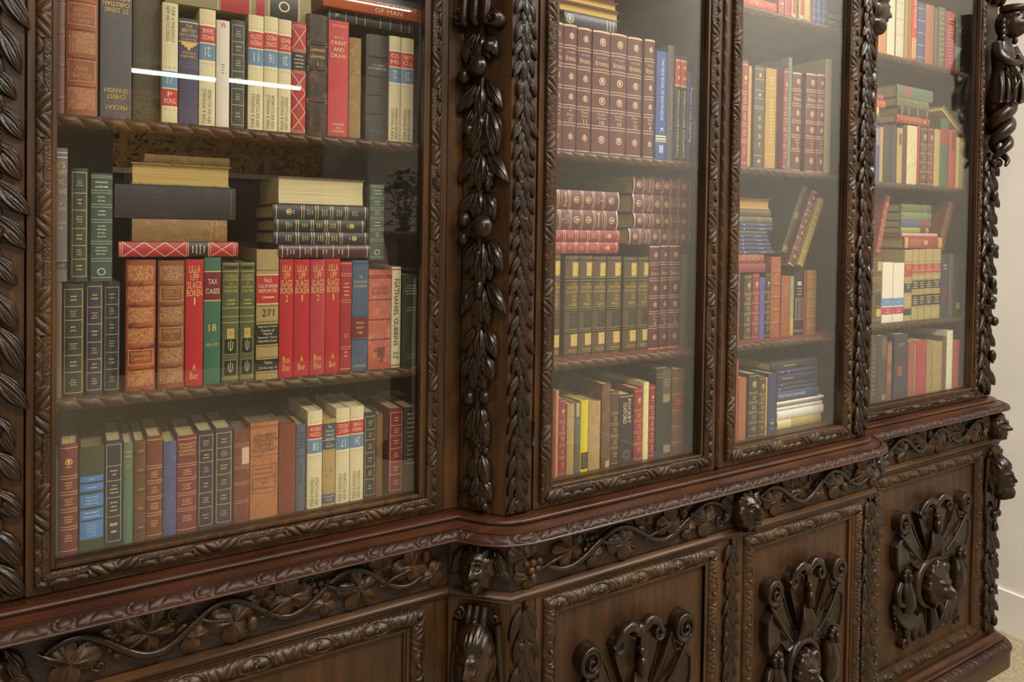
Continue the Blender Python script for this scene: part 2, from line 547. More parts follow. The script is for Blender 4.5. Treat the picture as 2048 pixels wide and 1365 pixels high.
# --- upper sections
LWING = thing('glazed_bookcase_wing', 'carved oak glazed wing nearest the camera, one wide glass door with red volumes inside', 'bookcase', (.36, .15, 0), 'glazed sections of the carved bookcase')
RWING = thing('glazed_bookcase_wing', 'carved oak glazed wing farthest away, its single glass door beside the beige wall', 'bookcase', (2.88, .15, 0), 'glazed sections of the carved bookcase')
MID = thing('glazed_bookcase_middle', 'projecting carved oak middle section with two glass doors between fruit garlands', 'bookcase', (1.63, .1, 0), 'glazed sections of the carved bookcase')

# left wing
case_shell(LWING, X_END0, .845, YW)
b = MB(); b.box(X_END0, X_END0+.02, YW+.008, Y_BACK, .003, Z_TOP); b.box(.835, .855, YW+.03, Y_BACK, .003, Z_TOP)
b.build('side_panel', [W_BACK], LWING)
b = MB(); b.box(X_END0, -.0025, YW+.004, YW+.032, .003, Z_TOP, 0, .001); b.build('end_stile', [W_STILE], LWING)
b = MB(); b.box(.8225, .8635, YW+.004, YW+.032, .003, Z_TOP, 0, .001); b.build('inner_stile', [W_STILE], LWING)
b = MB(); b.box(-.0025, .8225, YW+.004, YW+.032, 1.935, Z_TOP); b.build('top_rail', [W_RAIL], LWING)
D1 = glazed_door(LWING, 'widest glazed door', 0, .82, YW, .0125, .8005, .0455, .757)
shelf_unit(LWING, X_END0+.022, .833, .06, SHELVES)
k = MB(); k.prism([(.785+.006*math.cos(t)*(.7 if math.sin(t) < 0 else 1), .79+.012*math.sin(t)) for t in np.linspace(0, 2*np.pi, 14, endpoint=False)], YW-.013, YW-.009, axis='y')
k.build('keyhole_escutcheon', [M_IRON], D1)

# right wing
case_shell(RWING, 2.42, X_END1, YW)
b = MB(); b.box(2.405, 2.425, YW+.03, Y_BACK, .003, Z_TOP); b.box(X_END1-.02, X_END1, YW+.034, Y_BACK, .003, Z_TOP)
b.build('side_panel', [W_BACK], RWING)
b = MB(); b.box(2.3985, 2.4735, YW+.004, YW+.032, .003, Z_TOP, 0, .001); b.build('inner_stile', [W_STILE], RWING)
b = MB(); b.box(3.2635, X_END1, YW+.004, YW+.032, .003, Z_TOP, 0, .001); b.build('end_stile', [W_STILE], RWING)
b = MB(); b.box(2.4735, 3.2635, YW+.004, YW+.032, 1.935, Z_TOP); b.build('top_rail', [W_RAIL], RWING)
D4 = glazed_door(RWING, 'farthest glazed door', 2.476, 3.261, YW, 2.488, 3.2475, 2.514, 3.2155)
shelf_unit(RWING, 2.427, X_END1-.022, .06, SHELVES)

# middle
case_shell(MID, .93, 2.331, YC)
b = MB()
for xa in (.955, 1.605, 1.635, 2.286): b.box(xa, xa+.02, YC+.03, Y_BACK, .003, Z_TOP)
b.build('side_panel', [W_BACK], MID)
for sg, (xa, xb, xc) in ((1, (.8645, .931, 1.0045)), (-1, (2.3965, 2.330, 2.257))):
    q = MB()
    e = .0012
    q.prism([(xa, YW+.032), (xa, YW), (xb, YC), (xb, YW+.03)] if sg > 0 else [(xb, YW+.03), (xb, YC), (xa, YW), (xa, YW+.032)], .0035, Z_TOP)
    q.build('canted_corner', [W_STILE], MID)
    q = MB(); q.box(min(xb+sg*.0015, xc), max(xb+sg*.0015, xc), YC+.002, YC+.032, .0035, Z_TOP, 0, .001); q.build('stile', [W_STILE], MID)
b = MB(); b.box(1.0045, 2.257, YC+.004, YC+.032, 1.935, Z_TOP); b.build('top_rail', [W_RAIL], MID)
D2 = glazed_door(MID, 'door on the near half of the middle', 1.0085, 1.621, YC, 1.0235, 1.6025, 1.0605, 1.561)
D3 = glazed_door(MID, 'door on the far half of the middle', 1.6335, 2.2535, YC, 1.6585, 2.238, 1.6995, 2.2015)
b = MB(); carved_side(b, (1.621, YC+.004, .01), (1.621, YC+.004, 1.93), (1, 0, 0), .0165, .05, pat_rope, lambda v: .004+.008*np.sin(np.pi*v), .0022, m0=0, m1=0, res=.004)
b.build('meeting_bead', [W_CARVEL], D3)
shelf_unit(MID, .977, 1.603, YC+.06, SHELVES, felt=(.345,))
shelf_unit(MID, 1.657, 2.284, YC+.06, SHELVES, felt=(.345,))
for z in (.19, 1.28): hinge(D2, 1.006, YC-.001, z)

# --- waist ledge running along the whole front
LEDGE = thing('waist_ledge', 'long red-brown mahogany ledge with carved edge under all the glass doors', 'ledge', (1.63, .1, 0))
lp = round_path(UP_PATH, {3: .055, 4: .055, 1: .02, 6: .035})
q = MB()
sweep(q, lp, [(-.06, .0015), (.022, .0015)]+rng_prof((.028, .0012), (.036, -.008), 6, .003)+[(.031, -.0095), (.0315, -.0115)], None)
sweep(q, lp, [(.0315, -.0115), (.037, -.0125)]+rng_prof((.038, -.013), (.064, -.0195), 7, -.002)+[(.064, -.0195), (.0645, -.021)], None)
q.build('stepped_top', [W_LEDGE], LEDGE)
q = MB()
sweep(q, lp, rng_prof((.0645, -.0205), (.086, -.033), 20, .002), .002, .118, pat_ledge, .0062)
q.build('carved_edge', [W_LEDGEC], LEDGE)
q = MB()
sweep(q, lp, rng_prof((.085, -.0325), (.084, -.040), 6, .004)+[(.075, -.042), (.0, -.045), (-.02, -.045)], None)
q.build('lower_lip', [W_LEDGE], LEDGE)
poly = [(x, y) for x, y in lp]
q = MB(); q.prism(poly, -.0448, .001); q.build('core', [W_LEDGE], LEDGE)

# --- base cupboards
LBASE = thing('base_cupboard_wing', 'carved cupboard base under the nearest wing, vine frieze above its panelled door', 'cupboard', (.36, .15, -1.0), 'cupboard bases of the bookcase')
RBASE = thing('base_cupboard_wing', 'carved cupboard base under the farthest wing, lion cartouche panel beside the beige wall', 'cupboard', (2.88, .15, -1.0), 'cupboard bases of the bookcase')
CBASE = thing('base_cupboard_middle', 'projecting middle cupboard base with two lion cartouche doors and bearded head corner', 'cupboard', (1.63, .1, -1.0), 'cupboard bases of the bookcase')

def base_door(par, label, X0, X1, Y, m0, m1, p0, p1):
    zt, zb = -.1935, -1.0
    mt, pt, pb, mb_ = -.2, -.245, -.925, -.972
    d = MB(); frame_boxes(d, X0, X1, zb, zt, p0-.006, p1+.006, pb-.006, pt+.006, Y, Y+.022, 0, .001)
    door = d.build('cupboard_door', [W_STILE], par); door['label'] = label
    c = MB()
    carved_frame(c, m0, m1, mb_, mt, Y-.0005, min(p0-m0, m1-p1, .05)-.006, .128, pat_egg, lambda v: .002+.006*np.sin(np.pi*np.clip(v, 0, 1)), .0095, res=.002, nv=24)
    c.build('carved_moulding', [W_CARVEL], door)
    c = MB(); w = min(p0-m0, m1-p1, .05)
    frame_boxes(c, m0+w-.006, m1-w+.006, mb_+w-.006, mt-w+.006, m0+w+.003, m1-w-.003, mb_+w+.003, mt-w-.003, Y-.004, Y+.014, 0, .0015)
    c.build('inner_bead', [W_STILE], door)
    p = MB(); p.box(p0-.02, p1+.02, Y+.009, Y+.02, pb-.02, pt+.02); p.build('panel', [W_PANEL], door)
    return door
def carcass(par, poly):
    b = MB(); b.prism(poly, -1.0, -.047); b.build('carcass', [W_BACK], par)
carcass(LBASE, [(-.138, .355), (-.138, BW+.024), (.822, BW+.024), (.822, .355)])
carcass(CBASE, [(.8245, .355), (.8245, BW+.03), (.93, BC+.024), (2.331, BC+.024), (2.4365, BW+.03), (2.4365, .355)])
carcass(RBASE, [(2.439, .355), (2.439, BW+.024), (3.398, BW+.024), (3.398, .355)])
BD1 = base_door(LBASE, 'cupboard door with cartouche hidden below the picture', -.004, .789, BW, .011, .764, .054, .707)
BD2 = base_door(CBASE, 'cupboard door next to the bearded corner', 1.0, 1.632, BC, 1.02, 1.603, 1.062, 1.552)
BD3 = base_door(CBASE, 'cupboard door next to the farthest base', 1.684, 2.29, BC, 1.712, 2.27, 1.754, 2.205)
BD4 = base_door(RBASE, 'cupboard door nearest the beige wall', 2.476, 3.266, BW, 2.505, 3.25, 2.555, 3.206)
def post(par, nm, x0, x1, Y, z0=-1.0, z1=-.1935, mat=None):
    b = MB(); b.box(x0, x1, Y, Y+.023, z0, z1, 0, .001); return b.build(nm, [mat or W_STILE], par)
post(LBASE, 'end_stile', -.14, -.0055, BW); post(LBASE, 'inner_stile', .7905, .823, BW+.004)
post(RBASE, 'inner_stile', 2.4385, 2.4745, BW+.004); post(RBASE, 'end_stile', 3.2675, 3.40, BW)
post(CBASE, 'stile', .932, .9985, BC); post(CBASE, 'stile', 1.6335, 1.6825, BC); post(CBASE, 'stile', 2.2915, 2.329, BC)
for xa, xb in ((.8245, .930), (2.4365, 2.331)):
    q = MB(); pl = [(xa, BW+.03), (xa, BW), (xb, BC), (xb, BC+.03)]
    q.prism(pl if xa < xb else pl[::-1], -1.0, -.1935); q.build('canted_corner', [W_STILE], CBASE)
# frieze boards, and the half-round rail below them
for par, x0, x1, Y in ((LBASE, -.14, .823, BW), (CBASE, .9305, 2.3305, BC), (RBASE, 2.438, 3.40, BW)):
    b = MB(); b.box(x0, x1, Y+.003, Y+.024, -.1655, -.0455); b.build('frieze_board', [W_GROUND], par)
for xa, xb in ((.8245, .930), (2.4365, 2.331)):
    q = MB(); pl = [(xa, BW+.03), (xa, BW+.002), (xb, BC+.002), (xb, BC+.03)]
    q.prism(pl if xa < xb else pl[::-1], -.1655, -.0455); q.build('corner_block', [W_GROUND], CBASE)
RAILP = [(0, -.165)]+rng_prof((.004, -.1655), (.004, -.186), 9, .011)+[(.0, -.187), (.003, -.1885), (.003, -.193), (0, -.1933)]
for par, sl, tr in ((LBASE, slice(0, 3), (0, .0006)), (CBASE, slice(2, 6), (.0006, .0006)), (RBASE, slice(5, 8), (.0006, 0))):
    q = MB(); sweep(q, LO_PATH, RAILP, None, sl=sl, trim=tr); q.build('half_round_rail', [W_RAIL], par)
    
# --- plinth
PLINTH = thing('plinth', 'stepped dark plinth with carved edge along the foot of the bookcase', 'plinth', (1.63, .1, -1.13))
pp = round_path(LO_PATH, {1: .02, 3: .04, 4: .04, 6: .02})
q = MB()
sweep(q, pp, [(-.03, -1.0006), (.006, -1.0006)]+rng_prof((.012, -1.001), (.030, -1.016), 6, -.004)+rng_prof((.032, -1.016), (.036, -1.028), 5, .004)+[(.034, -1.03)], None)
sweep(q, pp, [(.072, -1.056), (.07, -1.06), (.066, -1.062), (.066, -1.1295)], None)
q.build('base_board', [W_LEDGE], PLINTH)
q = MB(); sweep(q, pp, rng_prof((.034, -1.03), (.073, -1.056), 18, .006), .003, .118, pat_ledge, .005); q.build('carved_edge', [W_LEDGEC], PLINTH)
q = MB(); q.prism([(x, y) for x, y in pp], -1.1295, -1.001); q.build('core', [W_LEDGE], PLINTH)
# ------------------------------------------------------------------ carved ornament
class Fr:
    """a local frame on a face of the furniture: a across, b up, c outwards"""
    def __init__(s, o, ex, ez=(0, 0, 1), lo=None, zlim=(-9, 9)):
        s.lo, s.zlim = lo, zlim          # lo: signed half-width where a neighbouring face begins to turn outwards
        s.o = np.array(o, float); s.ex = np.array(ex, float)/np.linalg.norm(ex); s.ez = np.array(ez, float)
        s.en = np.cross(s.ex, s.ez)
    def __call__(s, V):
        V = np.array(V, float)
        V[..., 1] = np.clip(V[..., 1], s.zlim[0]-s.o[2], s.zlim[1]-s.o[2])
        V[..., 2] = np.maximum(V[..., 2], .0004)
        if s.lo is not None:
            V[..., 0] = np.where(V[..., 0]*np.sign(s.lo) > abs(s.lo)+.008, np.sign(s.lo)*(abs(s.lo)+.008), V[..., 0])
            over = V[..., 0]*np.sign(s.lo)-abs(s.lo)
            V[..., 2] = np.where(over > -.002, np.maximum(V[..., 2], .0012+1.9*np.maximum(over, 0)), V[..., 2])
        return s.o + V[..., :1]*s.ex + V[..., 1:2]*s.ez + V[..., 2:3]*s.en
    def px(s, px, py, c=0.0):
        """local a, b of the face point that lies under a pixel"""
        d = FWD + RIGHT*(px-1024-CAM_PPX)/CAM_F - UP*(py-682.5-CAM_PPY)/CAM_F
        o = s.o+s.en*c
        t = ((o-CAM_C)@s.en)/(d@s.en)
        q = CAM_C+d*t-s.o
        return q@s.ex, q@s.ez

def rot2(x, z, ang):
    c, s = math.cos(ang), math.sin(ang)
    return x*c-z*s, x*s+z*c

def leaf(mb, F, a, b, ln, wd, ang=0.0, h=.012, lift=.3, base=.002, ribs=3, mat=0, curl=0.0):
    """pointed leaf; ang 0 hangs straight down, positive swings to +a"""
    n, m = 19, 23
    t = np.linspace(0, 1, n)[:, None]; s = np.linspace(-1, 1, m)[None, :]
    w = wd*.5*np.sin(np.pi*np.clip(t, 0.02, .99)**.85)**.8
    x = s*w+curl*ln*t*t
    z = -t*ln*np.ones_like(s)
    c = base+h*(1-s*s)**.7*np.sin(np.pi*np.clip(t*.9+.1, 0, 1))**.6+lift*ln*.35*t**1.5*(1-.35*t)
    c = c-.16*wd*np.exp(-(s/.12)**2)*np.sin(np.pi*t)*.5+.115*wd*np.abs(np.sin(np.abs(s)*np.pi*1.9-3.0*t))*np.sin(np.pi*t)
    x2, z2 = rot2(x, z, ang)
    V = np.stack([a+x2, b+z2, c*np.ones_like(x)], -1)
    mb.grid(F(V), mat, True)
    Vb = V.copy(); Vb[..., 2] = np.maximum(base*.2, V[..., 2]-.008-.3*h)
    rim = np.concatenate([V[:, 0], V[::-1, -1]]); rb = np.concatenate([Vb[:, 0], Vb[::-1, -1]]); rb[:, 2] = np.minimum(rb[:, 2], rim[:, 2]*.35)
    mb.grid(F(np.stack([rim, rb], 1)), mat, False)

def leaf3(mb, F, a, b, r, ang=0.0, h=.012, base=.002, mat=0, lobes=3):
    """three-lobed vine leaf seen from the front, domed, with veins"""
    nt, nr = 60, 9
    th = np.linspace(0, 2*np.pi, nt, endpoint=False)[None, :]
    q = np.linspace(0.0, 1, nr)[:, None]
    lob = .46+.54*np.abs(np.cos(th*lobes/2.0))**.7
    R = r*lob*q
    x = R*np.sin(th); z = -R*np.cos(th)
    dth = np.abs(((th*lobes/(2*np.pi)+.5) % 1.0)-.5)
    c = base+h*(.30+.70*(1-q**2))*np.ones_like(th)+h*.55*np.cos(th*lobes)*q*(1-q)*2-h*.38*np.exp(-(dth/.05)**2)*np.clip(q*3, 0, 1)*(1-.5*q)+h*.12*np.sin(dth*60-q*9)*q
    x, z = rot2(x, z, ang)
    V = np.stack([a+x, b+z, c*np.ones_like(x)], -1)
    mb.grid(F(V), mat, True, cv=True)
    Vb = V[-1].copy(); Vb[:, 2] = 0
    mb.grid(F(np.stack([V[-1], Vb], 0)), mat, False, cv=True)

def fruit(mb, F, a, b, r, h=.7, squash=(1, 1.15, .8), groove=0, mat=0, base=0.0):
    fn = None
    if groove: fn = lambda D: 1-.10*np.exp(-(np.sin(np.arctan2(D[..., 1], D[..., 0])*groove/2)/.25)**2)
    t = MB(); t.ball((0, 0, 0), 1.0, 14, 9, fn=fn)
    V = t.v[0]; V = np.stack([V[:, 0]*squash[0], V[:, 2]*squash[1], V[:, 1]*squash[2]], 1)*r+np.array([a, b, base+r*h])
    mb.add(F(V), t.f, mat, True)

def rose(mb, F, a, b, r, mat=0, n=5):
    fruit(mb, F, a, b, r*.36, .9, (1, 1, 1.1), mat=mat, base=r*.1)
    for ring, (rr, k, hh) in enumerate(((.45, n, .55), (.85, n, .25))):
        for i in range(k):
            t = 2*np.pi*(i+.5*ring)/k
            fruit(mb, F, a+rr*r*math.cos(t), b+rr*r*math.sin(t), r*(.42+.1*ring), .55, (1, 1, .55), mat=mat, base=r*hh*.3)

def curve3(mb, F, pts, r, n=6, mat=0, k=5):
    """smooth tube through local points (a, b, c)"""
    P = np.array(pts, float)
    if len(P) > 2:
        t = np.arange(len(P)); ts = np.linspace(0, len(P)-1, (len(P)-1)*k+1)
        Q = []
        for q in ts:
            i = min(int(q), len(P)-2); u = q-i
            p0, p1, p2, p3 = P[max(i-1, 0)], P[i], P[i+1], P[min(i+2, len(P)-1)]
            Q.append(.5*((2*p1)+(-p0+p2)*u+(2*p0-5*p1+4*p2-p3)*u*u+(-p0+3*p1-3*p2+p3)*u**3))
        P = np.array(Q)
    r = np.interp(np.linspace(0, 1, len(P)), np.linspace(0, 1, len(np.atleast_1d(r))), np.atleast_1d(r))
    mb.tube(F(P), r, n, mat)

def spiral(mb, F, a, b, r0, turns, tube, c0=.006, c1=.02, sgn=1, ph=0.0, mat=0, n=7):
    t = np.linspace(0, 1, int(22*turns))
    th = ph+sgn*2*np.pi*turns*t
    R = r0*(1-.82*t)
    P = np.stack([a+R*np.cos(th), b+R*np.sin(th), c0+(c1-c0)*t], -1)
    mb.tube(F(P), tube*(1-.35*t), n, mat)

def grapes(mb, F, a, b, r, rows=4, mat=0):
    for j in range(rows):
        k = max(1, rows-j)
        for i in range(min(k, 3)):
            n = min(k, 3)
            fruit(mb, F, a+(i-(n-1)/2)*r*1.9+(.4*r if j % 2 else 0), b-j*r*1.75, r*(.95+.1*((i+j) % 2)), .8, (1, 1, 1), mat=mat)

# ---- heads: a sphere pushed into features.  local D: x right, y up, z towards the viewer
def head_shape(D, kind):
    x, y, z = D[..., 0], D[..., 1], D[..., 2]
    g = lambda cx, cy, sx, sy: np.exp(-((x-cx)/sx)**2-((y-cy)/sy)**2)*(z > 0)
    g2 = lambda cx, cy, sx, sy: g(cx, cy, sx, sy)+g(-cx, cy, sx, sy)
    k = np.ones_like(x)
    if kind in ('man', 'woman'):
        kn = .22 if kind == 'man' else .13
        k += kn*g(0, -.15, .12, .13)+.6*kn*g(0, .0, .09, .22)        # nose
        k += .09*g2(.28, .17, .22, .07)                                # brow
        k -= .11*g2(.28, .02, .15, .10)
        k += .07*g2(.28, .02, .09, .055)                               # eyes
        k += .07*g2(.42, -.22, .2, .18)                                # cheeks
        k += .10*g(0, -.42, .16, .045)+.10*g(0, -.53, .13, .05)-.05*g(0, -.475, .17, .025)
        k += .10*g(0, -.74, .2, .16)
        ear = np.exp(-((np.abs(x)-.96)/.1)**2-((y+.05)/.2)**2-((z+.02)/.16)**2); k += .13*ear
        hair = np.clip((y-.44+.35*np.clip(-z, 0, 1)+(.0 if kind == 'man' else .02)+.25*np.abs(x)*(np.abs(x) > .6))*9, 0, 1)
        hair = np.maximum(hair, np.clip((-z-.05)*8, 0, 1)*(y > -.75))
        k += hair*(.13+.075*np.abs(np.sin(x*15+1.5*z)))
        if kind == 'man':
            bd = np.clip((-.50-y)*8, 0, 1)*(z > -.2)*np.clip(1.2-g(0, -.52, .15, .06)*1.2, 0, 1)
            k += bd*(.22+.06*np.sin(x*34+6*y))
            k += .12*g2(.17, -.385, .14, .055)
    elif kind == 'lion':
        mz = np.exp(-((x)/.34)**2-((y+.22)/.34)**2)*(z > 0)
        k += .42*mz
        k += .16*g(0, -.02, .16, .10)+.10*g(0, .18, .13, .3)
        k += .12*g2(.16, -.28, .13, .12)
        k -= .28*np.exp(-((x)/.24)**2-((y+.50)/.06)**2)*(z > 0)
        k += .12*g(0, -.66, .18, .1)
        k += .16*g2(.34, .28, .2, .09)-.14*g2(.33, .12, .13, .09)+.09*g2(.33, .12, .07, .05)
        k += .22*np.exp(-((np.abs(x)-.62)/.14)**2-((y-.66)/.16)**2)
        rr = np.hypot(x, y-.02)
        mane = np.clip((rr-.80)*8, 0, 1)
        th = np.arctan2(x, y)
        k += mane*(.20+.10*np.sin(th*11+7*rr)+.06*np.sin(th*23-5*rr))
    elif kind == 'grotesque':
        k += .38*g(0, -.22, .26, .16)+.18*g(0, .02, .11, .3)
        k += .16*g2(.30, .24, .25, .08)-.17*g2(.30, .06, .15, .1)+.13*g2(.30, .06, .08, .06)
        k += .10*g2(.45, -.2, .18, .16)
        k -= .22*np.exp(-((x)/.32)**2-((y+.52)/.055)**2)*(z > 0)
        k += .16*g(0, -.66, .34, .07)+.16*g(0, -.86, .26, .1)
        th = np.arctan2(x, y-.1); rr = np.hypot(x, y)
        fr = np.clip((rr-.70)*7, 0, 1)
        k += fr*(.10+.07*np.sin(th*11))
    return k

def head(F, a, b, s, kind, c=.0, yaw=0.0, pitch=0.0, prop=(.78, 1.0, .86), nu=72, nv=56):
    u = np.linspace(0, 2*np.pi, nu, endpoint=False)
    w = np.linspace(-np.pi/2+.001, np.pi/2-.001, nv)
    D = np.stack([np.cos(w)[:, None]*np.sin(u), np.cos(w)[:, None]*np.cos(u), np.sin(w)[:, None]*np.ones(nu)], -1)
    V = D*np.array(prop)*head_shape(D, kind)[..., None]*s
    cy, sy = math.cos(yaw), math.sin(yaw); cp, sp = math.cos(pitch), math.sin(pitch)
    x, y, z = V[..., 0], V[..., 1], V[..., 2]
    y, z = y*cp-z*sp, y*sp+z*cp
    x, z = x*cy+z*sy, -x*sy+z*cy
    mb = MB(); mb.grid(F(np.stack([a+x, b+y, c+z], -1)), 0, True, cv=True)
    return mb

# ---- garlands
def leaf_bunch(mb, F, a, b, ln, wd, spread=.5, n=3, lift=.35, h=.010, rnd=random):
    for i in range(n):
        q = (i-(n-1)/2)
        leaf(mb, F, a+q*wd*.35, b-rnd.uniform(0, .12)*ln, ln*rnd.uniform(.85, 1.1)*(1-.08*abs(q)), wd*rnd.uniform(.85, 1.1), q*spread/max(1, (n-1)/2)+rnd.uniform(-.08, .08),
             h, lift*rnd.uniform(.8, 1.2), .003+.004*(1-abs(q)/n), curl=rnd.uniform(-.12, .12))

def garland(par, F, z0, z1, width, seed, name='carved_garland', thick=1.0, kinds='LFLNLRLF', mat=None, lm=1.2):
    rn = random.Random(seed)
    mb = MB(); frs = []
    def fr():
        frs.append(MB()); return frs[-1]
    z = z0; i = 0
    while z > z1+width*.5:
        k = kinds[i % len(kinds)]
        ln = width*rn.uniform(.88, 1.12)*lm
        leaf_bunch(mb, F, rn.uniform(-.06, .06)*width, z, ln, width*.5, .55 if lm < 1.4 else .42, 3, .30*thick, width*.10, rn)
        if k == 'F':
            for s in (-1, 1):
                fruit(fr(), F, s*width*.22, z-ln*.35+rn.uniform(-.1, .1)*width, width*rn.uniform(.17, .23), .9*thick, (1, 1.1, .85), groove=rn.choice((0, 0, 5)))
        elif k == 'N':
            fruit(fr(), F, rn.uniform(-.12, .12)*width, z-ln*.3, width*.24, .8*thick, (.8, 1.35, .8))
        elif k == 'R':
            rose(fr(), F, 0, z-ln*.3, width*.30)
        leaf_bunch(mb, F, 0, z-ln*.45, ln*.8, width*.42, .4, 2, .35*thick, width*.10, rn)
        z -= ln*.80; i += 1
    # the cord that carries them
    curve3(mb, F, [(0, z0+.01, .004), (0, (z0+z1)/2, .004), (0, z1, .004)], width*.09)
    g = mb.build(name, [mat or W_CARVE], par)
    for q in frs: q.build('carved_fruit', [mat or W_CARVE], g)
    return g

# canted corner garland of the middle section, read bunch by bunch
UZ, BZ = (.012, Z_TOP), (-.985, -.0475)
FC = Fr(((X_COL[0]+X_COL[1])/2, (YW+YC)/2, 0), (X_COL[1]-X_COL[0], YC-YW, 0), lo=-.0625, zlim=UZ)
def pl(px, py): return FC.px(px, py)
rn = random.Random(3)
mb = MB(); frs = []
PXM = 1/836.0
for (px, py, ln, wd, n, spread) in [(968, 62, 62, 26, 3, .45), (948, 75, 55, 22, 2, .4), (968, 160, 72, 26, 3, .55), (975, 205, 105, 34, 2, .42), (955, 215, 70, 26, 2, .5),
        (968, 300, 84, 32, 3, .62), (972, 318, 60, 22, 2, .3), (962, 380, 62, 28, 3, .5), (970, 478, 86, 30, 3, .5), (965, 500, 60, 22, 2, .25), (968, 562, 78, 27, 3, .55), (968, 600, 48, 20, 2, .4),
        (966, 650, 70, 26, 3, .5), (962, 700, 70, 27, 3, .45), (962, 745, 42, 20, 2, .5), (960, 808, 66, 29, 2, .45), (960, 850, 40, 20, 3, .6), (962, 905, 62, 27, 2, .55), (958, 945, 52, 24, 3, .5), (960, 978, 40, 22, 2, .35)]:
    a, b = pl(px, py)
    leaf_bunch(mb, FC, a, b, ln*PXM, wd*PXM*1.15, spread, n, .5, .011, rn)
    leaf_bunch(mb, FC, a+rn.uniform(-.006, .006), b-ln*PXM*.3, ln*PXM*.72, wd*PXM*.85, spread*1.3, 2, .6, .010, rn)
for (px, py, r, kind) in [(970, 138, 19, 'f'), (938, 157, 15, 'f'), (986, 96, 13, 'f'), (960, 288, 25, 'r'), (945, 262, 12, 'f'), (980, 455, 22, 'f'), (935, 478, 13, 'f'), (938, 440, 14, 'f'), (958, 465, 12, 'f'),
        (968, 578, 13, 'n'), (948, 792, 15, 'g'), (977, 792, 13, 'g'), (962, 890, 18, 'r'), (940, 600, 10, 'n'), (962, 508, 9, 'f'), (975, 1010, 9, 'f'), (982, 372, 9, 'n')]:
    a, b = pl(px, py); r *= PXM; fr = MB(); frs.append((fr, 'carved_rose' if kind == 'r' else 'carved_fruit'))
    if kind == 'r': rose(fr, FC, a, b, r)
    else: fruit(fr, FC, a, b, r, 1.35 if kind != 'n' else 1.5, (1, 1.12, .9) if kind != 'n' else (.75, 1.5, .8), groove=5 if kind == 'g' else 0)
for (px, py) in [(940, 985), (975, 985)]: pass
a, b = pl(962, 520)
curve3(mb, FC, [(a, pl(962, 60)[1], .006), (a, b, .006), (a, pl(960, 1005)[1], .006)], .011)
GC = mb.build('carved_garland', [W_CARVE], MID); GC['label'] = 'fruit and leaf garland on the canted corner'
for fr, nm in frs: fr.build(nm, [W_CARVE], GC)
# scroll console above it
q = MB()
for px, sg in ((931, -1), (998, 1)):
    a, b = pl(px, 42)
    spiral(q, FC, a, b, .019, 1.6, .0075, .028, .040, sg, math.pi/2)
    t = MB()
    th = np.linspace(0, 2*np.pi, 20, endpoint=False)
    cc = np.array([.002, .03, .036])
    P = np.stack([np.stack([a+np.cos(th)*r_, b+np.sin(th)*r_, np.full(20, c_)], -1) for c_, r_ in ((0, .022), (.028, .022), (.034, .018), (.036, .001))])
    q.grid(FC(P), 0, True, cv=True)
a0, b0 = pl(931, 42); a1, b1 = pl(998, 42)
for f_ in (.18, .5, .82):
    aa = a0+(a1-a0)*f_
    curve3(q, FC, [(aa, b0+.16, .02), (aa, b0+.05, .03), (aa, b0-.008, .034), (aa, b0-.022, .02)], [.012, .013, .012, .008], 8)
q.build('scroll_console', [W_CARVE], MID)
# its twin on the far canted corner: seen edge-on, a carved mask over a garland
FC2 = Fr(((X_COL[2]+X_COL[3])/2, (YW+YC)/2, 0), (X_COL[3]-X_COL[2], YW-YC, 0), lo=.0625, zlim=UZ)
garland(MID, FC2, 1.33, .02, .072, 21, thick=1.6)['label'] = 'garland on the far canted corner'
hm = head(FC2, -.01, 1.455, .070, 'man', c=.012, pitch=.1); hm.build('carved_mask', [W_CARVE], MID)
# narrow garlands beside the middle doors
FN1 = Fr((.967, YC+.002, 0), (1, 0, 0), zlim=UZ)
garland(MID, FN1, 1.28, .03, .040, 7, thick=.9, lm=1.5, kinds='LLFLNLRL')['label'] = 'narrow leaf garland on the near stile'
FN2 = Fr((2.294, YC+.002, 0), (1, 0, 0), zlim=UZ)
garland(MID, FN2, 1.60, .03, .044, 8, thick=1.3, lm=1.5, kinds='LFLNLLRL')['label'] = 'narrow leaf garland on the far stile'
# end pilasters of the wings
FL = Fr((-.062, YW+.004, 0), (1, 0, 0), zlim=UZ)
garland(LWING, FL, 1.25, .04, .074, 9, thick=1.2, kinds='LFRLNLF')
FR_ = Fr((3.318, YW+.004, 0), (1, 0, 0), zlim=UZ)
garland(RWING, FR_, 1.03, .03, .078, 10, thick=2.3, kinds='FLNLRFLNF')

# carved figure on the far end pilaster: woman's bust with folded arms, drapery and two twisted scaly tails
fg = head(FR_, 0.0, 1.565, .062, 'woman', c=.085, pitch=-.05, prop=(.78, 1.0, .9))
F = FR_
t = MB()
def lathe(mb, F, secs, n=18):
    th = np.linspace(0, 2*np.pi, n, endpoint=False)
    P = [np.stack([a+ra*np.cos(th), np.full(n, b), c+rc*np.sin(th)], -1) for (a, b, c, ra, rc) in secs]
    mb.grid(F(np.array(P)), 0, True, cv=True)
lathe(fg, F, [(0, 1.625, .06, .02, .02), (0, 1.632, .085, .056, .05), (0, 1.618, .098, .062, .062), (0, 1.606, .092, .058, .052)])       # cap with a brim
lathe(fg, F, [(0, 1.53, .06, .026, .03), (0, 1.505, .055, .028, .03), (0, 1.49, .046, .052, .030), (0, 1.46, .048, .060, .038), (0, 1.42, .052, .052, .044), (0, 1.385, .046, .040, .036),
              (0, 1.34, .046, .046, .042), (0, 1.29, .048, .054, .046), (0, 1.25, .044, .056, .048), (0, 1.235, .036, .05, .04)], 22)
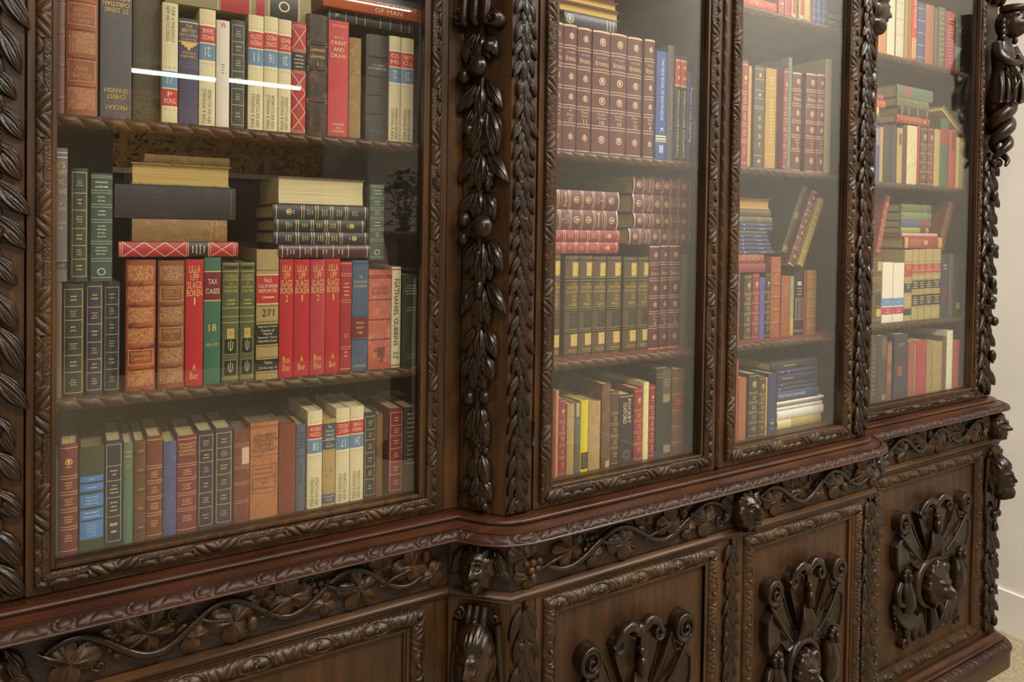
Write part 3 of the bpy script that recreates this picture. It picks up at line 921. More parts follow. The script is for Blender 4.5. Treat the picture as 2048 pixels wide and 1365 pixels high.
for sg in (-1, 1):
    curve3(fg, F, [(sg*.062, 1.478, .055), (sg*.075, 1.43, .075), (sg*.052, 1.395, .105), (-sg*.01, 1.408, .118), (-sg*.03, 1.418, .118)], [.022, .021, .018, .014, .011], 9)
    for k in range(3):
        curve3(fg, F, [(sg*.05, 1.40-.02*k, .10), (sg*(.01-.02*k), 1.34-.02*k, .118), (-sg*.03, 1.26, .108)], [.006, .008, .005], 6)
    P = [(sg*.032*math.cos(i*.95)*(1-.03*i), 1.25-.0225*i, .050+sg*.026*math.sin(i*.95)) for i in range(13)]
    curve3(fg, F, P, [.032, .031, .029, .026, .021, .014, .006], 12)
    for k in range(4):
        w_ = .016*k
        curve3(fg, F, [(sg*(.046-w_), 1.36, .060+w_*1.2), (sg*(.054-w_), 1.30, .074+w_*1.2), (sg*(.058-w_), 1.235, .072+w_*1.2)], [.005, .009, .007], 7)
for sg in (-1, 1):   # hair ringlets
    for k in range(4): fruit(fg, F, sg*.047, 1.57-.022*k, .014, 0, base=.072)
fg = fg.build('carved_figure', [W_CARVE], RWING); fg['label'] = 'carved woman with folded arms and twisted tails'
q = MB(); leaf(q, F, 0, 1.86, .2, .11, 0, .03, .4); leaf(q, F, -.03, 1.88, .22, .09, -.1, .03, .3); leaf(q, F, .03, 1.88, .22, .09, .1, .03, .3)
q.build('carved_acanthus', [W_CARVE], RWING)

# ---- frieze vines
def vine(par, x0, x1, Y, zc, hgt, seed, flip=1):
    rn = random.Random(seed)
    F = Fr((x0, Y+.003, zc), (1, 0, 0), zlim=BZ)
    st = MB(); lf, gr = [], []
    def new(l):
        l.append(MB()); return l[-1]
    L = x1-x0
    n = max(2, int(round(L/(hgt*2.7)))); lam = L/n
    xs = np.linspace(.02, L-.02, n*8+1)
    A = hgt*.30
    zz = flip*A*np.sin(2*np.pi*xs/lam)
    curve3(st, F, [(x, z, .012+.004*math.sin(9*x)) for x, z in zip(xs, zz)], [.0065, .0085, .007, .0085, .006], 8, k=3)
    for i in range(2*n):
        xc = (i+.5)*lam/2
        sg = flip*(1 if i % 2 == 0 else -1)
        zl = -sg*hgt*.10
        xl = xc+rn.uniform(-.05, .08)*lam
        curve3(st, F, [(xc-.22*lam, sg*A*.55, .012), (xc-.12*lam, sg*A*.1, .020), (xl, zl+sg*.006, .018)], [.0048, .0052, .0035], 6)
        leaf3(new(lf), F, xl, zl, hgt*.43, rn.uniform(-.5, .5)+(0 if sg > 0 else math.pi), .016, .005, lobes=rn.choice((3, 3, 5)))
        leaf3(new(lf), F, xc+.27*lam, sg*hgt*.20, hgt*.30, rn.uniform(-1, 1)+math.pi, .012, .004)
        if i % 3 == 1:
            grapes(new(gr), F, xc-.25*lam, hgt*.18, hgt*.07, 4)
        elif i % 3 == 2:
            fruit(new(gr), F, xc+.20*lam, -sg*hgt*.24, hgt*.13, .8, (.8, 1.2, .8))
        spiral(st, F, xc+.15*lam, -sg*hgt*.28, hgt*.14, 1.1, .0038, .008, .014, sg, math.pi/2*sg, n=6)
    s = st.build('carved_vine', [W_CARVE], par)
    for q in lf: q.build('vine_leaf', [W_CARVEW], s)
    for q in gr: q.build('carved_fruit', [W_CARVEW], s)
ZF, HF = -.1035, .112
vine(LBASE, .012, .775, BW, ZF, HF, 4)
vine(CBASE, 1.0, 1.64, BC, ZF, HF, 5, -1)
vine(CBASE, 1.745, 2.325, BC, ZF, HF, 6)
vine(RBASE, 2.45, 3.27, BW, ZF, HF, 7, -1)
q = MB(); leaf3(q, Fr((.962, BC+.003, ZF), (1, 0, 0), zlim=BZ), 0, .018, .045, 0, .016); leaf3(q, Fr((.962, BC+.003, ZF), (1, 0, 0), zlim=BZ), .012, -.03, .036, 2.5, .014)
grapes(q, Fr((.975, BC-.008, ZF), (1, 0, 0), zlim=BZ), .006, .004, .0095, 3); q.build('carved_blossom', [W_CARVEL], CBASE)

# ---- masks on the frieze and the heads under them
FB = Fr(((.824+.93)/2, (BW+BC)/2, 0), (.93-.824, BC-BW, 0), lo=-.076, zlim=BZ)
FB2 = Fr(((2.331+2.437)/2, (BW+BC)/2, 0), (2.437-2.331, BW-BC, 0), lo=.076, zlim=BZ)
def mask(par, F, a, b, s, kind, label, mat=None, wings=True, **k):
    m = head(F, a, b, s, kind, **k)
    if wings:
        for sg in (-1, 1):
            leaf(m, F, a+sg*s*.75, b+s*.75, s*1.3, s*.6, sg*.35, .012, .2); leaf(m, F, a+sg*s*.5, b+s*.2, s*1.3, s*.55, sg*.9, .010, .2)
            leaf(m, F, a+sg*s*.4, b+s*1.15, s*.8, s*.45, sg*2.5, .012, .3)
    o = m.build('carved_mask', [mat or W_CARVE], par); o['label'] = label
    return o
mask(CBASE, FB, 0, -.105, .052, 'grotesque', 'snarling face on the near canted corner', c=.012, pitch=-.25)
mask(CBASE, FB2, 0, -.105, .052, 'grotesque', 'snarling face on the far canted corner', c=.012, pitch=-.25)
mask(CBASE, Fr((1.694, BC, 0), (1, 0, 0), zlim=BZ), 0, -.108, .05, 'lion', 'lion head between the two middle friezes', c=.022, pitch=-.2)
mask(LBASE, Fr((-.065, BW, 0), (1, 0, 0), zlim=BZ), 0, -.105, .052, 'grotesque', 'snarling face at the near end', c=.012, pitch=-.25)
mask(RBASE, Fr((3.335, BW, 0), (1, 0, 0), zlim=BZ), 0, -.105, .052, 'grotesque', 'snarling face at the far end', c=.018, pitch=-.2)

def herm(par, F, zt, label, k=1.0):
    """scrolled bracket with a bearded head hanging from it, then a garland"""
    m = head(F, 0, zt-.118, .070*k, 'man', c=.030*k-.012*(1-k), pitch=-.16, prop=(.62, 1.10, .84))
    h = m.build('carved_head', [W_CARVE], par); h['label'] = label
    q = MB()
    for sg in (-1, 1):
        spiral(q, F, sg*.043, zt-.022, .014, 1.4, .006, .012, .024, sg, math.pi/2)
        curve3(q, F, [(sg*.05, zt-.035, .012), (sg*.053, zt-.09, .012), (sg*.06, zt-.2, .010), (sg*.05, zt-.3, .008)], [.010, .009, .007, .004], 8)
    for d_ in (-.018, 0, .018):
        curve3(q, F, [(d_, zt-.002, .010), (d_, zt-.025, .022), (d_, zt-.045, .026)], [.010, .011, .008], 7)
    fruit(q, F, 0, zt-.03, .007, 1, base=.03)
    q.build('scroll_bracket', [W_CARVE], par)
    garland(par, F, zt-.245, -.97, .07, int(zt*1000)+31, thick=1.9, kinds='FNLFRFLN')
herm(CBASE, FB, -.198, 'bearded man on the near canted corner')
herm(CBASE, FB2, -.198, 'bearded man on the far canted corner', .6)
herm(RBASE, Fr((3.335, BW, 0), (1, 0, 0), zlim=BZ), -.198, 'bearded man at the far end')
herm(LBASE, Fr((-.07, BW, 0), (1, 0, 0), zlim=BZ), -.198, 'bearded man at the near end')
garland(CBASE, Fr((.966, BC, 0), (1, 0, 0), zlim=BZ), -.205, -.98, .052, 41, thick=.9, lm=1.5, kinds='LFLNLRLF')
garland(CBASE, Fr((1.658, BC, 0), (1, 0, 0), zlim=BZ), -.205, -.98, .040, 42, thick=.9, lm=1.5, kinds='LLFLNL')
garland(CBASE, Fr((2.308, BC, 0), (1, 0, 0), zlim=BZ), -.205, -.98, .045, 43, thick=1.2, lm=1.5, kinds='LFLNLR')

# ---- strapwork cartouches on the cupboard doors
def cartouche(door, xc, zc, sx, sz, Y):
    F0 = Fr((xc, Y+.0085, zc), (1, 0, 0))
    class G:
        def __call__(s, V):
            V = np.asarray(V, float).copy(); V[..., 0] *= sx; V[..., 1] *= sz
            return F0(V)
    F = G()
    D = .028
    q = MB()
    ar = sz/sx
    def plate(P, hin, hout, mid):
        P = np.array(P); c = P.mean(0); k = lambda f: c+(P-c)*f
        h = hin+(hout-hin)*np.abs(P[:, 0])
        q.grid(F(np.array([np.column_stack([P, np.zeros(len(P))]), np.column_stack([P, h*.8]), np.column_stack([k(.97), h]), np.column_stack([k(.90), h]), np.column_stack([k(.87), h*.82]), np.column_stack([k(.5), h*mid]), np.column_stack([k(.02), h*mid])])), 0, False, cv=True)
    def ball(a, b, c, ra, rb, rc, n=10):
        V = MB(); V.ball((0, 0, 0), 1, n+3, n); q.add(F(V.v[0]*np.array([ra, rb, rc])+np.array([a, b, c])), V.f, 0, True)
    def tb(pts, r, n=9):
        P = np.array(pts, float); t = np.linspace(0, len(P)-1, (len(P)-1)*5+1)
        Q = np.stack([np.interp(t, np.arange(len(P)), P[:, k]) for k in range(3)], 1)
        for _ in range(3): Q[1:-1] = (Q[:-2]+2*Q[1:-1]+Q[2:])/4
        q.tube(F(Q), np.interp(np.linspace(0, 1, len(Q)), np.linspace(0, 1, len(r)), r), n)
    def volute(a, b, r, sg, h=.036, turns=1.6):
        th = np.linspace(0, 2*np.pi, 24, endpoint=False)
        q.grid(F(np.array([np.stack([a+np.cos(th)*rr*ar*.85, b+np.sin(th)*rr, np.full(24, cc)], -1) for cc, rr in ((0, r), (h, r), (h+.005, r*.9), (h+.005, r*.74), (h-.006, r*.68), (h-.006, r*.01))])), 0, True, cv=True)
        t = np.linspace(0, 1, 34); tt = sg*2*np.pi*turns*t-math.pi/2; R = r*(.88-.76*t)
        q.tube(F(np.stack([a+R*np.cos(tt)*ar*.85, b+R*np.sin(tt), h-.002+.008*t], -1)), r*sz*.14*(1-.3*t), 7)
    for sg in (-1, 1):
        # broad strap: shoulder volute down to the oval, flaring outwards below
        plate(np.array([(.62, .70), (.70, .52), (.84, .50), (1.0, .40), (1.0, .20), (.93, .06), (.80, .10), (.62, .14), (.48, .04), (.36, -.02), (.12, .02), (.10, .16), (.30, .28), (.46, .46)])*np.array([sg, 1]), .018, .034, .72)
        plate(np.array([(.04, .74), (.30, .84), (.46, .74), (.40, .60), (.28, .40), (.16, .20), (.04, .12)])*np.array([sg, 1]), .026, .030, .8)
        volute(sg*.84, .68, .135, sg)
        volute(sg*.36, .72, .070, -sg, .034, 1.3)
        tb([(sg*.03, .80, .030), (sg*.16, .88, .034), (sg*.32, .84, .034), (sg*.43, .72, .030)], [.013, .015, .013, .008])
        tb([(sg*.92, .56, .030), (sg*.74, .40, .034), (sg*.52, .22, .032), (sg*.34, .10, .026)], [.006, .007, .006, .005], 7)
        # side figure: curly head leaning out, bent arm, body wrapped in falling cloth
        for k_ in range(9):
            a_ = 2*np.pi*k_/8; rr = .055 if k_ < 8 else 0
            ball(sg*.74+rr*math.cos(a_)*ar*.8, .00+rr*math.sin(a_), .030 if k_ < 8 else .038, .045*ar*.8, .042, .014, 7)
        ball(sg*.74, -.015, .044, .06*ar*.6, .06, .012, 8)
        tb([(sg*.70, -.06, .016), (sg*.70, -.22, .026), (sg*.66, -.38, .028), (sg*.70, -.52, .020)], [.020, .030, .030, .020], 12)
        tb([(sg*.80, -.10, .018), (sg*.93, -.20, .024), (sg*.90, -.34, .026), (sg*.74, -.38, .030)], [.013, .015, .013, .010])
        for k_ in range(8):
            tb([(sg*(.92-.035*k_), -.34-.02*k_, .010), (sg*(.90-.075*k_), -.54-.015*k_, .026), (sg*(.66-.055*k_), -.70-.008*k_, .028), (sg*(.46-.05*k_), -.84-.018*k_, .014)], [.006, .0095, .010, .005], 7)
        for k_ in range(3):
            tb([(sg*(.66-.20*k_), -.60, .014), (sg*(.68-.17*k_), -.76, .026), (sg*(.60-.19*k_), -.93, .014)], [.012, .017, .008], 9)
        volute(sg*.70, -.90, .080, -sg, .026, 1.3)
        for k_ in range(5): ball(sg*(.95-.018*k_), -.40-.07*k_, .012, .034*ar*.7, .034, .011, 7)
    ball(0, .80, .024, .12, .07, .022); ball(0, .50, .040, .07, .095, .018); ball(0, .635, .036, .05, .04, .014)
    for k_ in range(-2, 3):
        tb([(.02*k_, .44, .026), (.06*k_, .26, .040), (.10*k_, .06, .024)], [.007, .012, .005])
    tb([(0, -.58, .02), (0, -.74, .03), (0, -.96, .012)], [.016, .022, .006], 10)
    body = q.build('strapwork_cartouche', [W_CARVE], door)
    # oval frame and the lion looking out of it
    th = np.linspace(0, 2*np.pi, 49)[:-1]
    r_ = MB()
    P = []
    for rr, cc in ((1.22, 0), (1.2, .022), (1.1, .034), (1.0, .034), (.90, .026), (.84, .006)):
        P.append(np.stack([.37*rr*np.cos(th), -.25+.29*rr*np.sin(th), np.full(48, cc)], -1))
    r_.grid(F(np.array(P)), 0, True, cv=True)
    r_.build('oval_frame', [W_CARVE], door)
    Fl = Fr(F(np.array([0, -.25, 0.0])), (1, 0, 0))
    h = head(Fl, 0, 0, min(sx*1.25, sz)*.25, 'lion', c=.022, pitch=.0, yaw=.0); o = h.build('lion_head', [W_CARVE], door)
    return body
cartouche(BD2, 1.306, -.588, .186, .300, BC)
cartouche(BD3, 1.975, -.588, .180, .300, BC)
cartouche(BD4, 2.882, -.585, .255, .295, BW)
cartouche(BD1, .38, -.585, .255, .290, BW)
# ------------------------------------------------------------------ books
GOLD, GOLDB, SILV, CREAM, BLK = 'c9a45a', 'd9bd78', 'b9b3a0', 'd8cba4', '1a1714'
_TX = {}
def text_geo(s):
    """flat outline of a line of lettering, scaled to the unit square"""
    if s in _TX: return _TX[s]
    cu = bpy.data.curves.new('lettering', 'FONT')
    cu.body = s; cu.resolution_u = 2
    ob = bpy.data.objects.new('lettering', cu)
    me = ob.to_mesh()
    n = len(me.vertices)
    v = np.zeros(n*3); me.vertices.foreach_get('co', v); v = v.reshape(-1, 3)[:, :2].copy()
    f = [tuple(p.vertices) for p in me.polygons]
    ob.to_mesh_clear(); bpy.data.objects.remove(ob); bpy.data.curves.remove(cu)
    if n:
        a, b = v.min(0), v.max(0); asp = (b-a)[0]/max((b-a)[1], 1e-6); v = (v-a)/np.maximum(b-a, 1e-6)
    else: asp = 1
    _TX[s] = (v, f, asp)
    return _TX[s]

def R(u0, u1, z0, z1, c): return ('R', u0, u1, z0, z1, c)
def T(s, u0, u1, z0, z1, c, rot=0): return ('T', s, u0, u1, z0, z1, c, rot)
def ring(u, z, r, c): return ('O', u, z, r, c)
def lines(zs, c, th=.006, u=1.0): return [R(-u, u, z-th/2, z+th/2, c) for z in zs]
def dbl(zs, c, gap=.012, th=.004): return [e for z in zs for e in lines((z-gap, z+gap), c, th)]
def dash(z0, z1, rows, c, wid=.62, seed=0):
    """small lettering too worn or too fine to read in the photograph: broken lines of gilt"""
    rn = random.Random(int(z0*1000)+rows*7+seed)
    out = []
    for i in range(rows):
        zc = z1-(i+.5)*(z1-z0)/rows; hh = (z1-z0)/rows*.2
        w = wid*rn.uniform(.55, 1); u = -w
        while u < w-.04:
            k = min(rn.uniform(.05, .16), w-u); out.append(R(u, u+k, zc-hh, zc+hh*rn.uniform(.4, 1), c)); u += k+rn.uniform(.03, .07)
    return out
def flip(el):
    o = []
    for e in el:
        if e[0] == 'R': o.append(('R', -e[2], -e[1], 1-e[4], 1-e[3], e[5]))
        elif e[0] == 'T': o.append(('T', e[1], -e[3], -e[2], 1-e[5], 1-e[4], e[6], (e[7]+2) % 4))
        else: o.append(('O', -e[1], 1-e[2], e[3], e[4]))
    return o
def frame(u, z0, z1, c, tu=.05, tz=.005):
    return [R(-u, -u+tu, z0, z1, c), R(u-tu, u, z0, z1, c), R(-u, u, z0, z0+tz, c), R(-u, u, z1-tz, z1, c)]

def S(mat, el=(), **k):
    if isinstance(mat, str): mat = cloth(mat)
    return dict(mat=mat, el=list(el), **k)
def plain(c, **k): return S(cloth(c, nscale=k.pop('ns', 90), spots=k.pop('spots', None)), k.pop('el', ()), **k)
def funk(a, b, n, inv=True):
    e = [R(-1, 1, .145, .285, 'b3272e'), R(-1, 1, .295, .435, '5b7c98'), R(-1, 1, .135, .143, 'ece3c4'), R(-1, 1, .287, .294, 'ece3c4'), R(-1, 1, .437, .445, 'ece3c4'),
         T(a, -.72, .72, .22, .262, CREAM), T(b, -.72, .72, .165, .207, CREAM), T(n, -.34, .34, .325, .405, CREAM),
         T('FUNK & WAGNALLS', .12, .62, .68, .97, '8f865f', 1), T('NEW ENCYCLOPEDIA', -.55, -.05, .68, .97, '8f865f', 1)]
    for z in (.115, .465):
        e += [R(u-.05, u+.05, z-.004, z+.004, '8a7a46') for u in (-.6, 0, .6)]
    return S(cloth('cdc199', .6, .06), flip(e) if inv else e, page='cdbf95')
def eb(a, b, n, full=True):
    G = 'd3b492'
    e = dbl((.825, .675, .505, .355, .215), G, .011, .0055)+[R(-1, 1, .985, 1, G), R(-1, 1, 0, .012, G)]
    for z in (.91, .59, .43, .115):
        e += [ring(0, z, .36, G), R(-.13, .13, z-.012, z+.014, G), R(-.06, .06, z+.016, z+.03, G)]
    e += [T('ENCYCLOPAEDIA', -.62, .62, .775, .787, G), T('Britannica', -.75, .75, .715, .755, G), T(a, -.5, .5, .31, .33, G), T(b, -.5, .5, .28, .30, G), T(n, -.25, .25, .235, .268, G)]
    return S(cloth('5a2a2c', .5, .1), e, bulge=.006)
def lilla(n, a, b):
    G = 'e0bf78'
    return S(cloth('a81e26', .5, .05), [T('LILLA', -.62, .62, .895, .952, G), T('UPP', -.45, .45, .832, .888, G), T('SLAGS', -.8, .8, .770, .825, G), T('BOKEN', -.86, .86, .708, .763, G), T(n, -.17, .17, .642, .698, G),
             T(a, -.5 if len(a) > 1 else -.2, .5 if len(a) > 1 else .2, .125, .178, G), T(b, -.46, .46, .055, .108, G)], page='c9bd9a')
def rd(c, g=GOLDB, inv=False, segs=(.22, .37, .53, .68, .8), seed=0, word=None, dbl_=False):
    e = frame(.86, .035, .955, g)
    e += lines(segs, g, .005, .86)
    zz = [.04]+list(segs)+[.95]
    for i in range(len(zz)-1):
        m = (zz[i]+zz[i+1])/2
        e += dash(m-.032, m+.032, 2 if (i+seed) % 2 else 3, g, .42, seed+i)
    if word: e += [T(w, -.6, .6, z-.012, z+.012, g) for w, z in word]
    return S(cloth(c, .5, .1), flip(e) if inv else e, bulge=.004)
def rdb(c, g=GOLDB, inv=False, seed=0, title=None, emblem=True):
    """condensed-novel binding: double rules and short titles between them"""
    segs = (.24, .40, .555, .70)
    e = dbl(segs, g, .012, .005)+lines((.035, .965), g, .006)
    if emblem: e += [ring(0, .84, .42, g), R(-.16, .16, .825, .858, g), R(-.3, .3, .79, .797, g)]
    zz = [.06]+list(segs)
    for i in range(len(zz)-1):
        m = (zz[i]+zz[i+1])/2
        e += dash(m-.035, m+.035, 3, g, .55, seed+i)
    if title: e += [T(w, -.82, .82, z-.012, z+.012, g) for w, z in title]
    return S(cloth(c, .5, .1), flip(e) if inv else e, bulge=.004)
def leather(c, n=4, g=GOLD, spots=None, el=(), lab=None):
    zs = [(.12+.76*i/(n-1)) for i in range(n)] if n > 1 else []
    e = [x for z in zs for x in lines((z-.016, z+.016), g, .004)]
    if lab: e += [R(-.95, .95, lab[0], lab[1], lab[2])]+dash(lab[0]+.01, lab[1]-.01, 2, g, .6)
    return S(cloth(c, .45, .22, .25, 55, spots=spots), list(el)+e, bulge=.006, bands=zs)
def giltb(c, gold, rows, bands=5):
    """old leather with gilt panels between raised bands; rows: index -> lettering lines or None"""
    zs = [.02+.96*i/(bands+1) for i in range(1, bands+1)]
    zz = [.02]+zs+[.98]
    e = []
    for i in range(bands+1):
        a, b = zz[i]+.022, zz[i+1]-.022
        r = rows.get(bands-i)
        if r is None: e.append(R(-.86, .86, a, b, ('gilt', c, gold)))
        else:
            e += frame(.86, a, b, gold)
            for k, s in enumerate(r): 
                hh = (b-a)/(len(r)+1); zc = b-hh*(k+.8)
                e.append(T(s, -.62, .62, zc-hh*.3, zc+hh*.3, gold))
    return S(cloth(c, .5, .3, .3, 40), e, bulge=.007, bands=zs)
def nat(vol, nm):
    G, Lb = 'c9a748', 'c9b06a'
    e = [R(-.1, .95, .80, .935, ('mar', 'a98a38', 'd2b565', '8a7330')), R(-.2, .95, .11, .225, ('mar', 'a98a38', 'd2b565', '8a7330'))]
    for z in (.965, .775, .745, .475, .455, .26, .24, .03): e.append(R(-1, 1, z-.007, z+.007, '1d180f')); e.append(R(-1, 1, z+.008, z+.012, 'a8935c'))
    e += [R(-.4, .85, .285, .44, ('mar', '1a1711', '2a251a', '4d4530'))]
    e += [T('The', -.15, .35, .715, .735, G), T('NATIONAL', -.75, .9, .672, .705, G), T('Encyclopedia', -.85, .9, .628, .663, G), T('VOL', -.1, .45, .588, .615, G), T(vol, -.15, .5, .55, .578, G), T(nm, -.5, .6, .505, .535, G), T('MACKEN', -.6, .85, .055, .078, G)]
    return S(cloth('55472f', .5, .14), e, bulge=.009, page='8a7a55')
def cali(top, num, mid, bot, red=True):
    e = [R(-1, 1, .585, .80, 'a82c2b'), R(-1, 1, .80, .808, 'c9b98a'), R(-1, 1, .577, .585, 'c9b98a'), R(-1, 1, .27, .425, '231f1b'), R(-1, 1, .065, .155, '231f1b')]
    e += lines((.84, .565, .445, .255, .17, .05), '4c3f26', .004)
    e += [T("West's", -.35, .35, .745, .785, CREAM), T('CALIFORNIA', -.85, .9, .705, .732, CREAM), T('REPORTER', -.8, .85, .668, .695, CREAM), R(-.3, .6, .628, .636, CREAM), ring(-.38, .632, .14, CREAM),
          T('271', -.5, .6, .487, .54, '3a2f1c')]
    for i, s in enumerate(('Supreme Court', 'Courts of', 'Appeal', 'Superior Court', 'Appellate Dept.')):
        z = .405-.028*i; e.append(T(s, -.85*min(1, len(s)/13), .9*min(1, len(s)/13), z-.009, z+.012, CREAM))
    e += [T('Tables', -.3, .45, .12, .14, CREAM), T('224 Cal. App. 3d', -.75, .9, .078, .098, CREAM)]
    return S(cloth('9a8456', .6, .08), e, page='a3966f')
def law(k):
    e = [R(-1, 1, .71, .79, 'a5382f'), R(-1, 1, .66, .695, 'a5382f'), R(-1, 1, .44, .56, '2b2519'), R(-1, 1, .20, .36, '2b2519')]
    if k == 0: e = [R(-1, 1, .62, .80, 'a5382f'), R(-1, 1, .40, .54, '2b2519'), R(-1, 1, .08, .17, '2b2519')]
    e += lines((.83, .64, .57, .42, .39, .18), '5d4f30', .004)+dash(.72, .78, 2, GOLDB, .7, k)+dash(.45, .55, 3, CREAM, .75, k)+dash(.22, .34, 4, CREAM, .75, k)
    return S(cloth('a1905f', .6, .08), e)
def diamond(lab=True):
    G = 'c9b78a'
    e = [('X', .03, .20, G), ('X', .20, .37, G), ('X', .37, .54, G), ('X', .76, .95, G)]
    e += dbl((.555, .745, .965, .02), G, .008, .004)+[R(-1, 1, .57, .73, '1f1c1b')]+dash(.585, .715, 4, G, .75)
    return S(cloth('a32530', .5, .08), e, bulge=.004)

def deco_mesh(w, h, bulge, el):
    mb = MB(); mats = []
    def mi(c):
        if isinstance(c, tuple): m = gilt(c[1], c[2]) if c[0] == 'gilt' else marble(c[1], c[2], c[3], 150)
        else: m = ink(c, .35 if c in (GOLD, GOLDB, 'd3b492', 'c9a748', 'e0bf78') else 0.0, .42)
        if m not in mats: mats.append(m)
        return mats.index(m)
    def sp(u, z, lay):
        return np.stack([u*w*.5*.985, -bulge*(1-u*u)-lay, z*h], -1)
    lay = .0004
    for e in el:
        lay += .000004
        if e[0] == 'R':
            _, u0, u1, z0, z1, c = e
            n = max(1, int(math.ceil((u1-u0)*4)))
            u = np.linspace(max(u0, -1), min(u1, 1), n+1)
            P = np.stack([sp(u, np.full(n+1, z0), lay), sp(u, np.full(n+1, z1), lay)], 0)
            mb.grid(P, mi(c), False)
        elif e[0] == 'T':
            _, s, u0, u1, z0, z1, c, rot = e
            v, f, asp = text_geo(s)
            if not len(v): continue
            du, dz = (u1-u0)*w*.5, (z1-z0)*h            # never stretch a short word more than a little
            if rot in (0, 2) and du > dz*asp*1.25:
                k = dz*asp*1.25/du; m_ = (u0+u1)/2; u0, u1 = m_+(u0-m_)*k, m_+(u1-m_)*k
            elif rot in (1, 3) and dz > du*asp*1.25:
                k = du*asp*1.25/dz; m_ = (z0+z1)/2; z0, z1 = m_+(z0-m_)*k, m_+(z1-m_)*k
            x, y = v[:, 0], v[:, 1]
            if rot == 1: a, b = y, 1-x
            elif rot == 2: a, b = 1-x, 1-y
            elif rot == 3: a, b = 1-y, x
            else: a, b = x, y
            mb.add(sp(u0+(u1-u0)*a, z0+(z1-z0)*b, lay+.0005), f, mi(c), False)
        elif e[0] == 'O':
            _, u, z, r, c = e
            th = np.linspace(0, 2*np.pi, 15)[:-1]
            k = w*.5/h
            P = np.stack([sp(u+r*f_*np.cos(th), z+r*f_*k*np.sin(th), lay+.0005) for f_ in (1, .74)], 0)
            mb.grid(P, mi(c), False, cv=True)
        elif e[0] == 'X':
            _, z0, z1, c = e
            t = .012
            for za, zb in ((z0, z1), (z1, z0)):
                u = np.linspace(-1, 1, 7); z = za+(zb-za)*(u+1)/2
                mb.grid(np.stack([sp(u, z-t/2, lay), sp(u, z+t/2, lay)], 0), mi(c), False)
    return mb, mats

def book_parts(root, w, h, d, st, fore=False):
    bulge = min(st.get('bulge', .003), w*.16)
    t = min(.0026, w*.12)
    us = np.linspace(-1, 1, 9)
    def outline(db):
        o = [(-w/2, d), (-w/2, d*.5), (-w/2, .007), (-w/2+.0006, .004)]+[(u*w*.5*.985, -(bulge+db)*(1-u*u*.999)) for u in us]+[(w/2-.0006, .004), (w/2, .007), (w/2, d*.5), (w/2, d)]
        return np.array(o)
    inn = np.array([(-w/2+t, d), (-w/2+t, d*.5), (-w/2+t, .007), (-w/2+t, .005)]+[(u*(w*.5-t), t-bulge*.6*(1-u*u)) for u in us]+[(w/2-t, .005), (w/2-t, .007), (w/2-t, d*.5), (w/2-t, d)])
    zl = [(0, 0)]
    for b in sorted(st.get('bands', ())):
        zc = b*h; zl += [(zc-.0045, 0), (zc-.0022, .0018), (zc+.0022, .0018), (zc+.0045, 0)]
    zl += [(h, 0)]
    mb = MB()
    G = []
    for z, db in zl:
        o = outline(db); G.append(np.column_stack([o, np.full(len(o), z)]))
    G = np.array(G)
    mb.grid(G, 0, False)
    I = np.stack([np.column_stack([inn, np.full(len(inn), z)]) for z in (0, h)])
    mb.grid(I, 0, False)
    for k, gi in ((0, 0), (-1, 1)):
        mb.grid(np.stack([G[k], I[gi]], 0), 0, False)
    for e in (0, -1):
        mb.grid(np.stack([G[[0, -1]][:, e], I[:, e]], 0), 0, False)
    pg = MB()
    hp = h-.006 if h > .03 else h
    xs = np.linspace(-1, 1, 7)
    hol = .004 if fore else .002
    prof = [(x*(w/2-t-.0002), d-.004-hol*(1-x*x)) for x in xs]
    fr_ = [(-w/2+t+.0002, .0045), (w/2-t-.0002, .0045)]
    poly = fr_[:1]+[fr_[1]]+prof[::-1]
    pg.prism(poly, .003, .003+hp)
    parts = [(mb, [st['mat']], 'cover'), (pg, [pages(st.get('page', 'b9a676'))], 'page_block')]
    if st['el']:
        dm, mats = deco_mesh(w, h, bulge, st['el'])
        if dm.n: parts.append((dm, mats, 'spine_lettering'))
    for m, mats, nm in parts:
        if fore:
            for a in m.v:
                a[:, 0] *= -1; a[:, 1] = d-a[:, 1]
        m.build(nm, mats, root)

BOOKS = []      # (root, description, short, place)
def put_book(org, w, h, d, st, desc, place, group, rot=None, fore=False):
    r = thing('book', 'book', 'book', org, group, rot if rot is not None else (0, 0, 0))
    book_parts(r, w, h, d, st, fore)
    BOOKS.append([r, desc, place])
    return r

def bay(xm, X0, X1):
    for a, b in ((-.088, .832), (.978, 1.602), (1.658, 2.283), (2.428, 3.347)):
        if a-.03 < xm < b+.03: return max(X0, a), min(X1, b)
    return X0, X1

def standing(z, Y, yb, place, group, items, depth=.19):
    """items: xl, xr, ytop (pixels of the spine in the photograph), description, style, options"""
    last = -9
    out = []
    for it in items:
        xl, xr, yt, desc, st = it[:5]
        op = it[5] if len(it) > 5 else {}
        y = Y+op.get('dy', 0)
        ym = (max(yt, 0)+yb)/2
        X0, X1 = at(xl, ym, y)[0], at(xr, ym, y)[0]
        X0, X1 = bay((X0+X1)/2, X0, X1)
        X0 = max(X0, last+.0006)
        X1 = max(X1, X0+.006)
        zt = at((xl+xr)/2, yt, y)[2]
        zb = op.get('z', z)+.0002
        if op.get('h'): zt = zb+op['h']
        put_book(((X0+X1)/2, y, zb), X1-X0-.0005, zt-zb, min(op.get('d', depth), Y_BACK-.004-y), st, desc, place, group, (0, math.radians(op.get('lean', 0)), 0), op.get('fore', False))
        last = X1
        out.append(zt)
    return out

